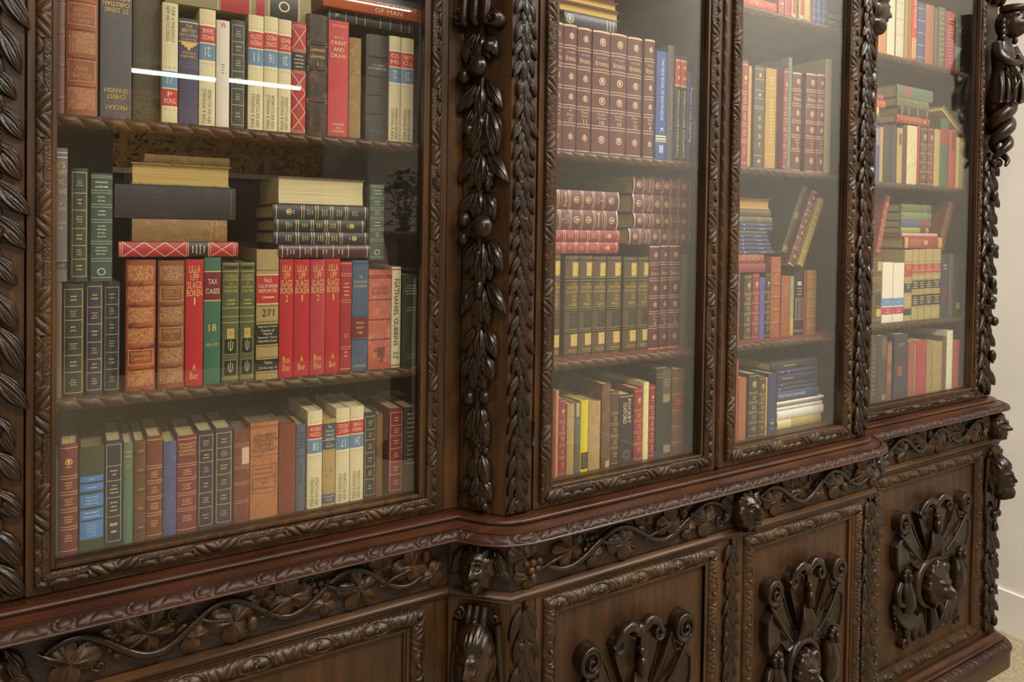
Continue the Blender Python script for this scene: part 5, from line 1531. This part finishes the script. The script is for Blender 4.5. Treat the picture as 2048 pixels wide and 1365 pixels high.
standing(.05, -.05, 950, 'bottom row, second door', gp('bottom', P2), [
    (1092, 1107, 781, 'grey-brown book at the second door stile', plain('75624a'), {'d': .2}),
    (1107.5, 1117, 781.5, 'thin salmon and cream book', S('b5714f', [R(-1, -.4, 0, 1, '8c3a34')])),
    (1117.5, 1131, 797, 'red condensed book with a gold crest, bottom row', rdb('85303a', GOLDB, seed=7)),
    (1133, 1148, 808, 'tan cloth-backed book', plain('a08552', spots='b09560')),
    (1148.5, 1160, 805, 'grey torn-backed book', S(cloth('5a5850', .6, .15), [R(-.6, .5, .80, .99, 'b09a68')])),
    (1160.5, 1176, 801, 'bright yellow book with black foot label', S(cloth('c9b820', .5, .04), [R(-.85, .95, .04, .27, '3a3628')]+dash(.07, .25, 5, '8f8a6a', .7))),
    (1176.5, 1200, 803, 'broad beige cloth book', plain('a5895a', spots='957848')),
    (1203, 1220.5, 768, 'tall worn brown leather book', S(cloth('5f4028', .6, .3, .3, 40, spots='7d5836'), [R(-.2, .9, .0, .08, 'b39a68')])),
    (1221, 1237, 781.5, 'brown book with many gold rules', rdb('4d3122', GOLDB, seed=8, emblem=False)),
    (1237.6, 1265.7, 789, 'black pocket dictionary with gold lettering', S('25231f', OX)),
    (1267, 1285, 777, 'red gold-ruled book before the white one', rdb('8a2d35', GOLDB, seed=9), {'d': .26}),
    (1285.3, 1296.5, 765, 'thin cream-white book between two red ones', plain('d6c98f'), {'d': .26}),
    (1297, 1309, 771, 'red gold-ruled book behind the white one', rdb('8a2830', GOLDB, seed=11), {'d': .26}),
    (1311, 1342.6, 737, 'tall black book with torn paper label', S(cloth('2b2922', .6, .15), [R(-.3, .8, .70, .98, '4b4434'), R(-.2, .75, .61, .71, '8a7a52'), R(-.05, .9, .03, .12, '8a7a58')]+lines((.94, .90), 'a8955f', .004)+[T('MODERN', -.1, .7, .86, .88, 'a8955f'), T('HISTORY', -.15, .75, .825, .85, 'a8955f'), T('ENGLAND', -.15, .75, .79, .815, 'a8955f')])),
    (1343, 1367, 738.5, 'tall brown leather book with red label', leather('5c3d28', 5, 'a88458', lab=(.57, .66, '7a2a28'))),
], depth=.2)

# ================ third door
YM3 = YM
standing(1.375, YM3, 20, 'top shelf, third door', gp('top', P3), [
    (1557, 1569, -60, 'faded red book', S('9a4a3a', dash(.2, .9, 6, CREAM, .6))),
    (1569.5, 1582, -60, 'red boxed law book', S('9a2a28', frame(.8, .06, .9, CREAM))),
    (1583, 1592.5, -60, 'cream and red book by the red law book', S('b5a36a', [R(-.6, .6, .1, .5, '9a2a28')])),
    (1598, 1608.5, -60, 'cream and red book by the blue set', S('b5a36a', [R(-.6, .6, .1, .5, '9a2a28')])),
    (1609, 1623, -60, 'broad cream and red book', S('a8935a', [R(.4, .9, .05, .5, '9a2a28')])),
    (1624, 1633, -50, 'blue gold-banded book nearest the cream ones', S('34436b', dbl((.12, .28), GOLD))),
    (1633.5, 1644, -50, 'blue gold-banded book in the middle of the blue three', S('2f4170', dbl((.12, .28), GOLD))),
    (1644.5, 1655.5, -50, 'blue gold-banded book beside the black one', S('34436b', dbl((.12, .28), GOLD))),
    (1656, 1681, -40, 'black gold-banded book', S('23211f', dbl((.12, .24), GOLDB, .02, .012))),
])
lying(1.375, YM3, 'top shelf, third door', gp('top', P3), [(1470, 1552, -6, 16, 'vivid red book lying on the shelf', S(cloth('b5281f', .4, .05), [T('11 20 11', -.3, .3, .3, .7, CREAM, 3)])), (1470, 1553, -20, -7, 'dark book lying on the vivid red one', plain('2b241f'))])
standing(.887, YM3, 338, 'upper shelf, third door', gp('upper', P3), [
    (1481, 1495, 122, 'red gold-ruled book beside the thin tan one', rdb('86303a', GOLDB, seed=21)),
    (1495.5, 1502, 132, 'thin tan book', plain('b58a48')),
    (1508, 1527, 132, 'grey-brown almanac lettered 2000', S(cloth('4d4232', .5, .1), [T('2', -.3, .3, .205, .245, CREAM, 2), T('0', -.3, .3, .29, .33, CREAM), T('0', -.3, .3, .38, .42, CREAM), T('0', -.3, .3, .465, .505, CREAM)]+lines((.58, .6, .68, .76, .87, .97, .12), 'a89f88', .006)+[R(-.25, .25, .89, .93, 'a89f88'), R(-.25, .25, .70, .73, 'a89f88'), R(-.3, .3, .05, .08, 'a89f88')])),
    (1530, 1551.6, 137, 'gold-coloured book with a leaf stamp', S(cloth('a5823f', .4, .1), dash(.25, .7, 14, 'd0b878', .35)+lines((.8, .15), 'd0b878', .004)+dash(.84, .92, 3, 'd0b878', .5))),
    (1552, 1556, 140, 'sliver of a maroon book', plain('54282a'), {'dy': .02}),
    (1558, 1575, 136, 'red gold-ruled book beside the teal one', rdb('86303a', GOLDB, seed=22)),
    (1575.4, 1582.6, 115, 'thin teal marbled book', S(marble('3d5652', '5c7468', '8a8a58', 200))),
    (1583, 1602, 146, 'maroon encyclopedia beside the teal book', eb('Number', 'Om', '3')),
    (1610.6, 1632, 148, 'maroon encyclopedia after the gap', eb('A', 'Ak', '1')),
    (1632.5, 1648, 149.5, 'maroon encyclopedia beside the big beige book', eb('Ba', 'Br', '4')),
    (1649, 1662, 118, 'big beige book with dark corner', S(cloth('8f8060', .7, .12), (), page='8f8060'), {'d': .27}),
], depth=.23)
o_ = standing(.3463, YM3+.03, 690, 'middle shelf, third door', gp('middle', P3), [
    (1464, 1479, 547, 'faded russet gold-ruled book', rdb('74392c', GOLDB, seed=31)),
    (1488, 1503, 549.6, 'olive-brown book with many gold rules', rdb('4a3820', GOLDB, seed=32)),
    (1504, 1518, 547, 'crimson gold-ruled book beside the lavender one', rdb('7d242c', GOLDB, seed=33)),
    (1518.4, 1529, 555, 'lavender-blue book', S(cloth('55508e', .5, .05), dash(.78, .9, 3, '26243a', .5))),
    (1529.4, 1540, 545.5, 'dark green gold-ruled book', rdb('25291d', GOLDB, seed=34)),
    (1540.6, 1560.6, 514, 'tall orange leather book with raised bands', dict(giltb('94502a', 'ab6a3a', {}, 5), el=lines((.18, .34, .5, .66, .82), 'b5844a', .004))),
    (1562, 1579, 552, 'orange-brown cloth book', S(cloth('8c4f28', .6, .12), dash(.68, .82, 4, GOLD, .6))),
    (1579.4, 1587, 553, 'thin pale yellow book', S('8d8a62', [R(-1, 1, .02, .3, 'b8963f')])),
    (1587.5, 1606.7, 543, 'black book with pale lettering', S('201e1b', [R(-.45, .35, .78, .84, SILV)]+dash(.62, .76, 3, SILV, .7)+frame(.7, .24, .58, SILV, .08, .006)+dash(.26, .56, 9, SILV, .5)+lines((.06, .08), SILV, .005))),
    (1607, 1612.6, 543, 'thin red book beside the black one', plain('8a2a34')),
    (1613, 1632, 541, 'tan ribbed leather book', leather('8f6a35', 6, 'a8864a')),
], depth=.2)
oz = topz((0, 1, 2, 3, 4), o_)
BLUE = lambda k: S(cloth('2e3358', .5, .06), [T('ing Library', -.45, .35, .62, .90, 'b9bccb', 3), R(-.3, .3, .22, .245, 'b9bccb'), R(-.3, .3, .36, .385, 'b9bccb')])
oz = lying(oz, YM3+.03, 'stack, third door', gp('middle', P3), [
    (1455, 1529, 526, 545, 'dusty red book at the foot of the blue stack', plain('7a3436'), {'top': 'r'}),
    (1455, 1526, 506, 524, 'red gold-ruled book under the blue stack', rdb('8a2d33', GOLDB, seed=41), {'top': 'l'}),
])
oz = lying(oz, YM3+.03, 'blue stack, third door', gp('middle', P3), [
    (1452, 1549, 492.5, 502, 'lowest thin blue volume of the stack', BLUE(0), {'top': 'r', 'w': .0125}), (1452, 1542, 483, 492, 'second thin blue volume up', BLUE(1), {'top': 'r', 'w': .0125}), (1452, 1540, 474, 483, 'third thin blue volume up', BLUE(2), {'top': 'r', 'w': .0125}),
    (1452, 1537, 464, 473, 'fourth thin blue volume up', BLUE(3), {'top': 'r', 'w': .0125}), (1452, 1535, 455, 464, 'fifth thin blue volume, under the green one', BLUE(4), {'top': 'r', 'w': .0125}), (1452, 1533, 446, 454, 'thin olive volume between the blue ones', plain('4a4c30'), {'w': .0115}),
    (1452, 1545, 436, 445, 'thin blue volume just above the olive one', BLUE(5), {'top': 'r', 'w': .0125}), (1452, 1545, 426, 435, 'topmost thin blue volume', BLUE(6), {'top': 'r', 'w': .0125}),
    (1452, 1544, 410, 425, 'grey-green book on the blue stack', S(cloth('5a5542', .6, .1), dbl((.3, .7), 'a89f78', .02, .008)), {'w': .02}), (1452, 1541, 391, 409, 'grey-brown book high on the blue stack', plain('544a38'), {'w': .022}), (1452, 1542, 361, 390, 'book with golden pages crowning the blue stack', S(cloth('6b4a1e', .5), (), page='a8813a'), {'fore': True, 'w': .036}),
])
# three books leaning over
ot = topz((5, 6, 7), o_)
def leaning(px, py, ln_px, th_px, ang, z, Y, desc, st, place, group, d=.2):
    p = at(px, py, Y); s = np.linalg.norm(at(px+30, py, Y)-at(px, py, Y))/30
    h = np.linalg.norm(at(px, py-ln_px, Y)-p)
    put_book((p[0], Y, z), max(.012, th_px*s*.5), h, d, st, desc, place, group, (0, math.radians(ang), 0))
leaning(1566, 545, 150, 22, 25, topz((5, 6), o_)+.012, YM3+.035, 'black leather book with worn gilt ends leaning over', S(cloth('2f2a1e', .5, .2, .2, 40), [R(-.8, .8, .90, .99, ('gilt', '3a3220', 'a8955c')), R(-.8, .8, .01, .1, ('gilt', '3a3220', 'a8955c')), R(-.8, .8, .5, .6, ('gilt', '3a3220', '8f7d4c'))], bulge=.006), 'leaning, third door', gp('middle', P3))
leaning(1581, 535, 165, 24, 25, topz((6, 7, 8), o_)+.02, YM3+.035, 'dark brown encyclopedia leaning in the middle', eb('Sa', 'Sc', '16'), 'leaning, third door', gp('middle', P3))
leaning(1600, 535, 150, 24, 25, topz((8, 9, 10), o_)+.014, YM3+.035, 'gold book lettered 1961 leaning outermost', S(cloth('8d7632', .35, .1), [T('1', -.25, .25, .38, .42, CREAM), T('9', -.3, .3, .45, .49, CREAM), T('6', -.3, .3, .52, .56, CREAM), T('1', -.25, .25, .59, .63, CREAM)]+lines((.02, .2, .22, .72, .84), 'c9b87a', .006), bulge=.005), 'leaning, third door', gp('middle', P3))
standing(.05, -.05, 870, 'bottom row, third door', gp('bottom', P3), [
    (1455, 1476, 721, 'tall torn red book', S(cloth('8a2f30', .6, .2), [R(-.6, .5, .0, .12, 'b08a58')]+dash(.6, .9, 6, GOLD, .5)+lines((.6, .68, .93), GOLD, .005), spots='9a5a3a') if False else S(cloth('8a2f30', .6, .2, .2, 40, spots='94523a'), dash(.6, .9, 6, GOLD, .5)+lines((.6, .68, .93), GOLD, .005))),
    (1476.5, 1492, 756, 'orange cloth book', plain('96562f', spots='a5653a')),
    (1497, 1516, 747.6, 'dark green gold-ruled book, bottom row', rdb('2b3528', GOLDB, seed=51)),
    (1517, 1530.5, 753, 'brown gold-ruled book, bottom row', rdb('4f3420', GOLDB, seed=52)),
    (1531, 1534, 755, 'edge of a cream pamphlet', plain('b59a5c')),
    (1535, 1552, 747, 'navy blue book beside the white pile', S(cloth('2c3355', .5, .06), [R(-.4, .4, .16, .2, '9a8f58')]+dash(.06, .12, 2, '8f93ab', .5)+dash(.22, .26, 1, '8f93ab', .4))),
], depth=.2)
sz = .05
lying(sz, -.03, 'pile, third door', gp('bottom', P3), [
    (1553, 1640, 851, 868, 'tan paper-covered book at the foot of the pile', S('b39a58', [R(-1, 1, 0, .3, 'd2c490')]), {'w': .030}),
    (1553, 1645, 834, 850, 'thick white book low in the pile', plain('d8d4cc'), {'w': .030}),
    (1553, 1643, 826, 833, 'thin white book in the pile', plain('cfcabf'), {'w': .012}),
    (1553, 1640, 821, 825, 'thin grey book between white ones', plain('7a7468'), {'w': .008}),
    (1553, 1646, 815, 820, 'uppermost thin white book of the pile', plain('d8d2c4'), {'w': .010}),
    (1553, 1636, 790, 812, 'steel-blue annual lettered along the spine', S(cloth('34466a', .45, .05), [T('THE NEW BOOK OF KNOWLEDGE', -.35, .2, .02, .66, 'b9bfcb', 3)]), {'w': .034, 'top': 'r'}),
    (1553, 1634, 782, 789, 'thin slate book on the annual', S('3a3a46', [R(-.3, .3, .05, .08, SILV)]), {'w': .013}),
    (1553, 1634, 774, 781, 'thin dark blue book in the pile', S('33364a', [R(-.3, .3, .1, .13, SILV)]), {'w': .013}),
    (1553, 1634, 752, 773, 'navy book with small gold title mid pile', S('2b2e48', [R(-.1, .1, .12, .38, GOLD)]), {'w': .028}),
    (1553, 1634, 744, 751, 'thin navy book upper in the pile', S('30345a', [R(-.3, .3, .12, .15, SILV), R(-.3, .3, .26, .29, SILV)]), {'w': .014}),
    (1541, 1634, 720, 743, 'charcoal book crowning the pile', S('2b2a26', [R(-.1, .1, .25, .5, GOLD)]), {'w': .028}),
], depth=.24)

# ================ farthest door
standing(1.375, YS, 110, 'top shelf, farthest door', gp('top', P4), [
    (1748, 1773, -70, 'tall orange book', plain('b5763c')), (1774, 1789.6, -70, 'tall white book', plain('c4bda0')), (1792, 1808, -40, 'white book with grey grid', S('b9b298', lines((.3, .5, .7, .9), '6b6552', .005))),
    (1809, 1817, -40, 'thin ochre book', plain('94783a')), (1817.5, 1823, -35, 'brown-orange thin book', plain('94562a')), (1823.5, 1834, -12, 'scarlet novel with white title', S('b52a25', [T('AN HONOR', -.4, .4, .5, .95, CREAM, 1), R(-1, 1, .05, .35, 'b58a5a')])),
    (1835, 1850, 5.6, 'blue book with silver bands', S('34456b', lines((.1, .3, .5, .7, .9), SILV, .01))), (1850.5, 1868, 10, 'salmon-brown book', plain('94583c')), (1869, 1876, 18, 'thin grey-brown book', plain('5c4f40')), (1877, 1890.5, 15, 'grey book with gold lettering', S('55564c', dash(.1, .95, 10, GOLD, .7))),
    (1891, 1909, 24, 'pink-red lettered book', S('8f3038', dash(.1, .9, 14, 'b99a78', .7))), (1911, 1922, 32, 'slate book at the shelf end', plain('55574c')),
])
u_ = standing(.887, YS, 360, 'upper shelf, farthest door', gp('upper', P4), [
    (1746, 1758.6, 250.6, 'blue and grey book', S('3f4a78', [R(-1, 1, .65, .95, '7a7a88')])), (1759, 1766, 254, 'narrow tan book', plain('a8864f')), (1766.6, 1782.6, 250, 'broad charcoal book', plain('33312e')), (1783, 1793, 250, 'narrow charcoal book', plain('3a3833')), (1793.5, 1804.6, 256, 'tan book with dark label', S('a88d55', [R(-.5, .5, .7, .9, '5a4a30')])),
    (1805, 1813, 255, 'plum-brown book', plain('4f3330')), (1813.5, 1834, 252, 'book with torn white spine', plain('c4b88c', spots='b3a270')), (1834.6, 1839.4, 251, 'thin red book beside the torn white one', plain('a02c34')), (1840, 1854.6, 255, 'dark brown gold-ruled book', rdb('4f3a24', GOLDB, seed=61)), (1855, 1867.2, 256, 'maroon gold-ruled book', rdb('6b3330', GOLDB, seed=62)),
    (1867.8, 1879.6, 259, 'pale tan book', plain('a58d55')), (1880, 1896.6, 237, 'green book with red label', S('3d5a3a', [R(-1, 1, .62, .85, '8a3a34')])), (1897, 1911.6, 260, 'pink-red book', S('9a3f3c', [R(-.2, .5, .65, .95, '5a3a34')])), (1912, 1921, 275, 'cream paperback', plain('b3a265')), (1921.4, 1931, 276, 'pale yellow paperback', plain('c0ad72')),
], depth=.17)
lying(topz((4, 5, 6, 7, 8, 9), u_), YS+.004, 'stack, farthest door', gp('upper', P4), [
    (1792, 1858, 232, 248, 'red gold-ruled book at the foot of the green stack', rdb('95332f', GOLDB, seed=63)), (1797, 1859, 213, 230, 'black gold-banded book second up the green stack', S('2d2b22', lines((.1, .3, .6, .9), GOLD, .02))), (1793, 1857, 194, 212, 'olive wrapped book third up the green stack', plain('5d5c3a', spots='8a7d50')), (1793, 1865, 168, 193, 'sage green book topping the stack', S('52684a', [R(-.9, .9, .18, .4, '8a4a3c')]), {'d': .21}),
], depth=.2)
lying(topz((0, 1, 2, 3), u_), YS+.004, 'small stack, farthest door', gp('upper', P4), [
    (1742, 1761, 223, 238, 'dark green book low in the small stack', plain('3a402f')), (1742, 1757, 205, 221, 'cream book in the small stack', plain('c0a85f')), (1742, 1770, 189, 203, 'orange-red book in the small stack', plain('b04f34')), (1742, 1766, 176, 188, 'dull red book topping the small stack', plain('8c3a34')),
], depth=.15)
p = at(1930, 272, YS+.02)
put_book((p[0]-.002, YS+.02, topz((13, 14), u_)+.006), .024, .205, .15, S(cloth('a5823f', .5), (), page='c4ad68'), 'open-topped cream book sloping down over the paperbacks', 'farthest door', gp('upper', P4), (0, math.radians(-58), 0), True)
v_ = standing(.345, YS, 645, 'middle shelf, farthest door', gp('middle', P4), [
    (1740, 1763, 515, 'brown gilt encyclopedia in the farthest case', nat('I', 'A-BA')), (1764, 1785.4, 525, 'white volume with red and blue foot, nearer', white(1)), (1786, 1807.6, 526, 'white volume with red and blue foot, farther', white(2)), (1808, 1823.6, 500, 'beige law book with one red label', law(0)),
    (1824, 1836.4, 499, 'beige law book beside the single-label one', law(1)), (1836.8, 1849.4, 499, 'beige law book second of the even four', law(2)), (1849.8, 1864.2, 498, 'beige law book third of the even four', law(3)), (1864.6, 1880.6, 498, 'beige law book beside the navy one', law(4)), (1881, 1896.4, 508.5, 'navy book with red label', S('2d3140', [R(-.4, .5, .3, .5, '6b2a30')]+dash(.75, .85, 2, SILV, .5))), (1897, 1906.6, 508, 'narrow grey-green book', plain('4c4a3c')),
    (1907, 1925.6, 509, 'black book with yellow sticker', S('2b2826', [R(-.5, .3, .12, .22, 'a8904a'), R(.5, .95, .75, .88, '8f7d40')])), (1926, 1931, 512, 'thin tan book at the shelf end', plain('7d6038')),
], depth=.2)
vz = topz((2, 3, 4, 5, 6, 7), v_)
lying(vz, YS+.004, 'stack, farthest door', gp('middle', P4), [
    (1807, 1884, 475, 499, 'red book with gold ornament at the foot of the colourful stack', S('8a2f2a', [R(-.9, .9, .02, .10, GOLD), R(-.9, .9, .88, .98, GOLD), R(-.4, .4, .5, .6, GOLD)]+dash(.15, .45, 6, GOLD, .8))), (1803, 1874, 466, 474, 'pale pink thin book', plain('c28f85'), {'w': .014}), (1801, 1856, 453, 464.5, 'lime green book', S('82913a', [R(-1, 1, .68, .9, '4a3a2a')])), (1801, 1861, 437, 451, 'slate violet book', S('4f5072', [R(-1, 1, .68, 1, '7a3d38')])),
    (1801, 1862, 418, 435, 'grey-green ruled book', S('5a6a4a', lines([.1+.08*i for i in range(10)], '9a9a68', .02))), (1801, 1862, 400, 416, 'olive ruled book topping the colourful stack', S('54583a', lines([.1+.08*i for i in range(10)], '8f8a58', .015))),
], depth=.2)
lz = topz((0, 1), v_)
put_book((at(1771, 520, YS)[0]-.005, YS+.03, lz+.014), .03, .235, .15, rdb('8a332e', GOLDB, seed=71), 'red gold-ruled book tilted against the colourful stack', 'farthest door', gp('middle', P4), (0, math.radians(15), 0))
p = at(1888, 500, YS)
put_book((p[0]+.01, YS+.02, topz((8, 9, 10), v_)+.02), .045, .21, .16, leather('5c3523', 3, '7a4a30', spots='7d4a2c'), 'dark brown leather book tilted beside the colourful stack', 'farthest door', gp('middle', P4), (0, math.radians(22), 0))
standing(.05, .05, 770, 'bottom row, farthest door', gp('bottom', P4), [
    (1738, 1754.6, 672, 'charcoal book at the farthest door stile', S('34322c', dash(.1, .9, 12, '7a7458', .3))), (1755, 1773, 672, 'charcoal book with torn paper label', S('35332d', [R(-.2, .9, .64, .96, '5c543c'), R(-.1, .95, .02, .1, '8a7a52')])), (1773.6, 1783.6, 684, 'russet gilt-ended book', S('74402c', [R(-.9, .9, .3, .5, ('gilt', '74402c', 'a8804f')), R(-.9, .9, .62, .95, ('gilt', '74402c', 'a8804f'))])), (1788, 1815, 668, 'thick navy book with red patch', S('2a2d3a', [R(-.6, .1, .35, .5, '8a3a30')]+dash(.8, .86, 2, GOLD, .5))),
    (1816, 1832.6, 683, 'salmon book with ochre stripe', S('8f4a3c', [R(.4, .7, .0, .95, 'a58440')])), (1833, 1852, 681, 'strong red book with dull lettering', S('9c2f3a', [T('DOCTOR', .1, .6, .3, .9, 'b5636a', 1)])), (1852.5, 1864.4, 685, 'tan book with torn foot', plain('94804f', spots='857042')), (1864.8, 1884, 684, 'broad tan worn book', plain('9c8654', spots='8a7446')), (1884.4, 1892, 674, 'dark worn brown book', plain('5c4632')), (1893, 1905, 661.5, 'tall cream-white book', plain('cfc9a8')), (1905.6, 1918, 681, 'rose-red book', plain('96403c')),
], depth=.19)

# ---- labels: look first, then where it stands; neighbours where looks repeat
seen = {}
for r, d, p in BOOKS:
    seen.setdefault((d, p), []).append(r)
for (d, p), rs in seen.items():
    for k, r in enumerate(rs):
        lab = d
        if len((d+' '+p).split()) <= 15: lab = d+', '+p
        r['label'] = lab
# ------------------------------------------------------------------ the room
def paint(name, hexc, rough=.7, var=.05, sc=3.0, bump=0.05):
    m, nt, bs, N, L = new_mat(name)
    c = np.array(lin(hexc)); tc = N('ShaderNodeTexCoord'); n = N('ShaderNodeTexNoise'); n.inputs['Scale'].default_value = sc; n.inputs['Detail'].default_value = 5
    L(tc.outputs['Object'], n.inputs['Vector'])
    L(ramp(nt, n.outputs[0], [(.3, tuple(c*(1-var))), (.7, tuple(np.minimum(1, c*(1+var))))]), bs.inputs['Base Color'])
    bs.inputs['Roughness'].default_value = rough
    return m
M_WALL = paint('wall_paint', 'efe9e0', .55)
M_CEIL = paint('ceiling_paint', '9c9482', .8)
M_WALL2 = paint('far_wall_paint', 'b5aa94', .6)
M_CARPET = paint('carpet', 'a3947a', .95, .35, 120)
XL_, XR_, YB_, YF_, ZF_, ZC_ = -4.5, 3.69, .40, -12.5, -1.13, 2.95
def slab(name, *b, mat):
    q = MB(); q.box(*b); o = q.build(name, [mat], None, (0, 0, 0)); o['kind'] = 'structure'; return o
slab('floor', XL_-.1, XR_+.1, YF_-.1, YB_+.1, ZF_-.1, ZF_, mat=M_CARPET)
slab('ceiling', XL_-.1, XR_+.1, YF_-.1, YB_+.1, ZC_, ZC_+.1, mat=M_CEIL)
slab('wall_right', XR_, XR_+.1, YF_, YB_, ZF_, ZC_, mat=M_WALL)
slab('wall_left', XL_-.1, XL_, YF_, YB_, ZF_, ZC_, mat=M_WALL2)
slab('wall_back', XL_-.1, XR_+.1, YB_, YB_+.1, ZF_, ZC_, mat=M_WALL)
slab('wall_front', XL_-.1, XR_+.1, YF_-.1, YF_, ZF_, ZC_, mat=M_WALL2)
slab('baseboard_right', XR_-.014, XR_, YF_, YB_, ZF_, ZF_+.19, mat=M_WALL)

# fluorescent battens: the two seen in the nearest door's glass the ones that light the bookcase, and one added to brighten the screen
M_TUBE = bpy.data.materials.new('lit_tube'); M_TUBE.use_nodes = True
b_ = M_TUBE.node_tree.nodes['Principled BSDF']
b_.inputs['Emission Color'].default_value = (1, .93, .80, 1); b_.inputs['Emission Strength'].default_value = 20.0
b_.inputs['Base Color'].default_value = (.9, .9, .88, 1)
M_METAL = ink('c9c6bd', .0, .5)
def batten(x0, x1, y, z, label, lit=True, rad=.03):
    t = thing('fluorescent_batten', label, 'ceiling light', ((x0+x1)/2, y, ZC_), 'fluorescent ceiling battens')
    q = MB(); q.box(x0, x1, y-.05, y+.05, z+.04, ZC_-.001, 0, .006); q.build('housing', [M_METAL], t)
    if lit:
        q = MB(); q.tube([(x0+.02, y, z+.01), (x1-.02, y, z+.01)], rad, 12); q.build('tube', [M_TUBE], t)
    else:
        q = MB(); q.box(x0+.02, x1-.02, y-.045, y+.045, z+.01, z+.04, 0, .006); q.build('diffuser', [M_METAL], t)
batten(.77, 1.895, -10.3, 2.84, 'lit tube reflected in the nearest door, beside the russet volume')
batten(2.03, 3.10, -10.2, 2.84, 'lit tube reflected in the nearest door, across the cream set')
for i, (lx, ly, lz, ll, lw, lp) in enumerate(LIGHTS):
    batten(lx-.6, lx+.6, ly, 2.86, ('batten above the two middle doors', 'batten above the farthest door', 'batten above the nearest door', 'added unseen lamp far behind, brightening the reflected screen')[i], False)

batten(1.78, 2.93, -5.34, 2.84, 'thin tube reflected over the orange dust jacket', True, .007)
# seen only as reflections in the nearest door: a patterned screen and a plant on a pedestal
SC = thing('folding_screen', 'screen of gold and brown patterned fabric reflected above the two stacks', 'screen', (1.75, -8.6, -1.13))
M_FAB = marble('2a1608', 'd6a040', '4a2a12', 8)
M_DARKW = wood('screen_wood', '1d130c', '33231a', '4a3425', 'z', .4)
M_PALE = ink('cfc6b4', 0, .5)
for k in range(3):
    x0 = .50+.83*k
    q = MB(); q.box(x0+.002, x0+.828, -8.62, -8.59, -1.13, 1.30, 0, .004); q.build('lower_panel', [M_DARKW], SC)
    q = MB(); q.box(x0+.002, x0+.828, -8.62, -8.595, 1.372, 2.3, 0, .004); q.build('fabric_panel', [M_FAB], SC)
    q = MB(); q.box(x0+.002, x0+.828, -8.63, -8.58, 1.302, 1.37, 0, .004); q.build('pale_rail', [M_PALE], SC)
PE = thing('pedestal', 'dark pedestal reflected at the far edge of the nearest door', 'pedestal', (2.32, -4.0, -1.13))
q = MB()
def spin(mb, cx, cy, prof, n=20, mat=0):
    th = np.linspace(0, 2*np.pi, n, endpoint=False)
    mb.grid(np.array([np.stack([cx+r*np.cos(th), cy+r*np.sin(th), np.full(n, z)], -1) for r, z in prof]), mat, True, cv=True)
spin(q, 2.32, -4.0, [(.001, -1.129), (.2, -1.129), (.2, -1.08), (.1, -1.02), (.08, -.4), (.09, .28), (.17, .34), (.17, .38), (.001, .38)]); q.build('column', [M_DARKW], PE)
PT = thing('potted_plant', 'bushy plant in a dark red pot reflected in the nearest door', 'plant', (2.32, -4.0, .381))
q = MB(); spin(q, 2.32, -4.0, [(.001, .381), (.11, .381), (.15, .62), (.165, .63), (.165, .66), (.14, .66), (.13, .62), (.001, .62)]); q.build('pot', [cloth('4a1f18', .5)], PT)
q = MB(); rq = random.Random(5)
M_LEAF = cloth('2f3a1c', .5)
for k in range(150):
    a_, r_, z_ = rq.uniform(0, 6.28), rq.uniform(.02, .20), rq.uniform(.66, 1.15)
    r_ *= math.sin((z_-.6)/.6*math.pi)*.7+.3
    c_ = np.array([2.32+r_*math.cos(a_), -4.0+r_*math.sin(a_), z_]); d_ = np.array([math.cos(a_), math.sin(a_), rq.uniform(-.6, .6)])*.07; e_ = np.cross(d_, (0, 0, 1))*.4
    q.add([c_-d_*.5, c_+e_, c_+d_, c_-e_, c_+np.array([0, 0, .006])], [(0, 1, 4), (1, 2, 4), (2, 3, 4), (3, 0, 4)], 0, True)
fo = q.build('foliage', [M_LEAF], PT); fo['kind'] = 'stuff'
q = MB()
for k in range(7):
    a_ = k*.9; q.tube([(2.32, -4.0, .62), (2.32+.05*math.cos(a_), -4.0+.05*math.sin(a_), .85), (2.32+.12*math.cos(a_), -4.0+.12*math.sin(a_), 1.05)], [.006, .005, .003], 6)
q.build('stems', [cloth('3a2a18', .6)], PT)
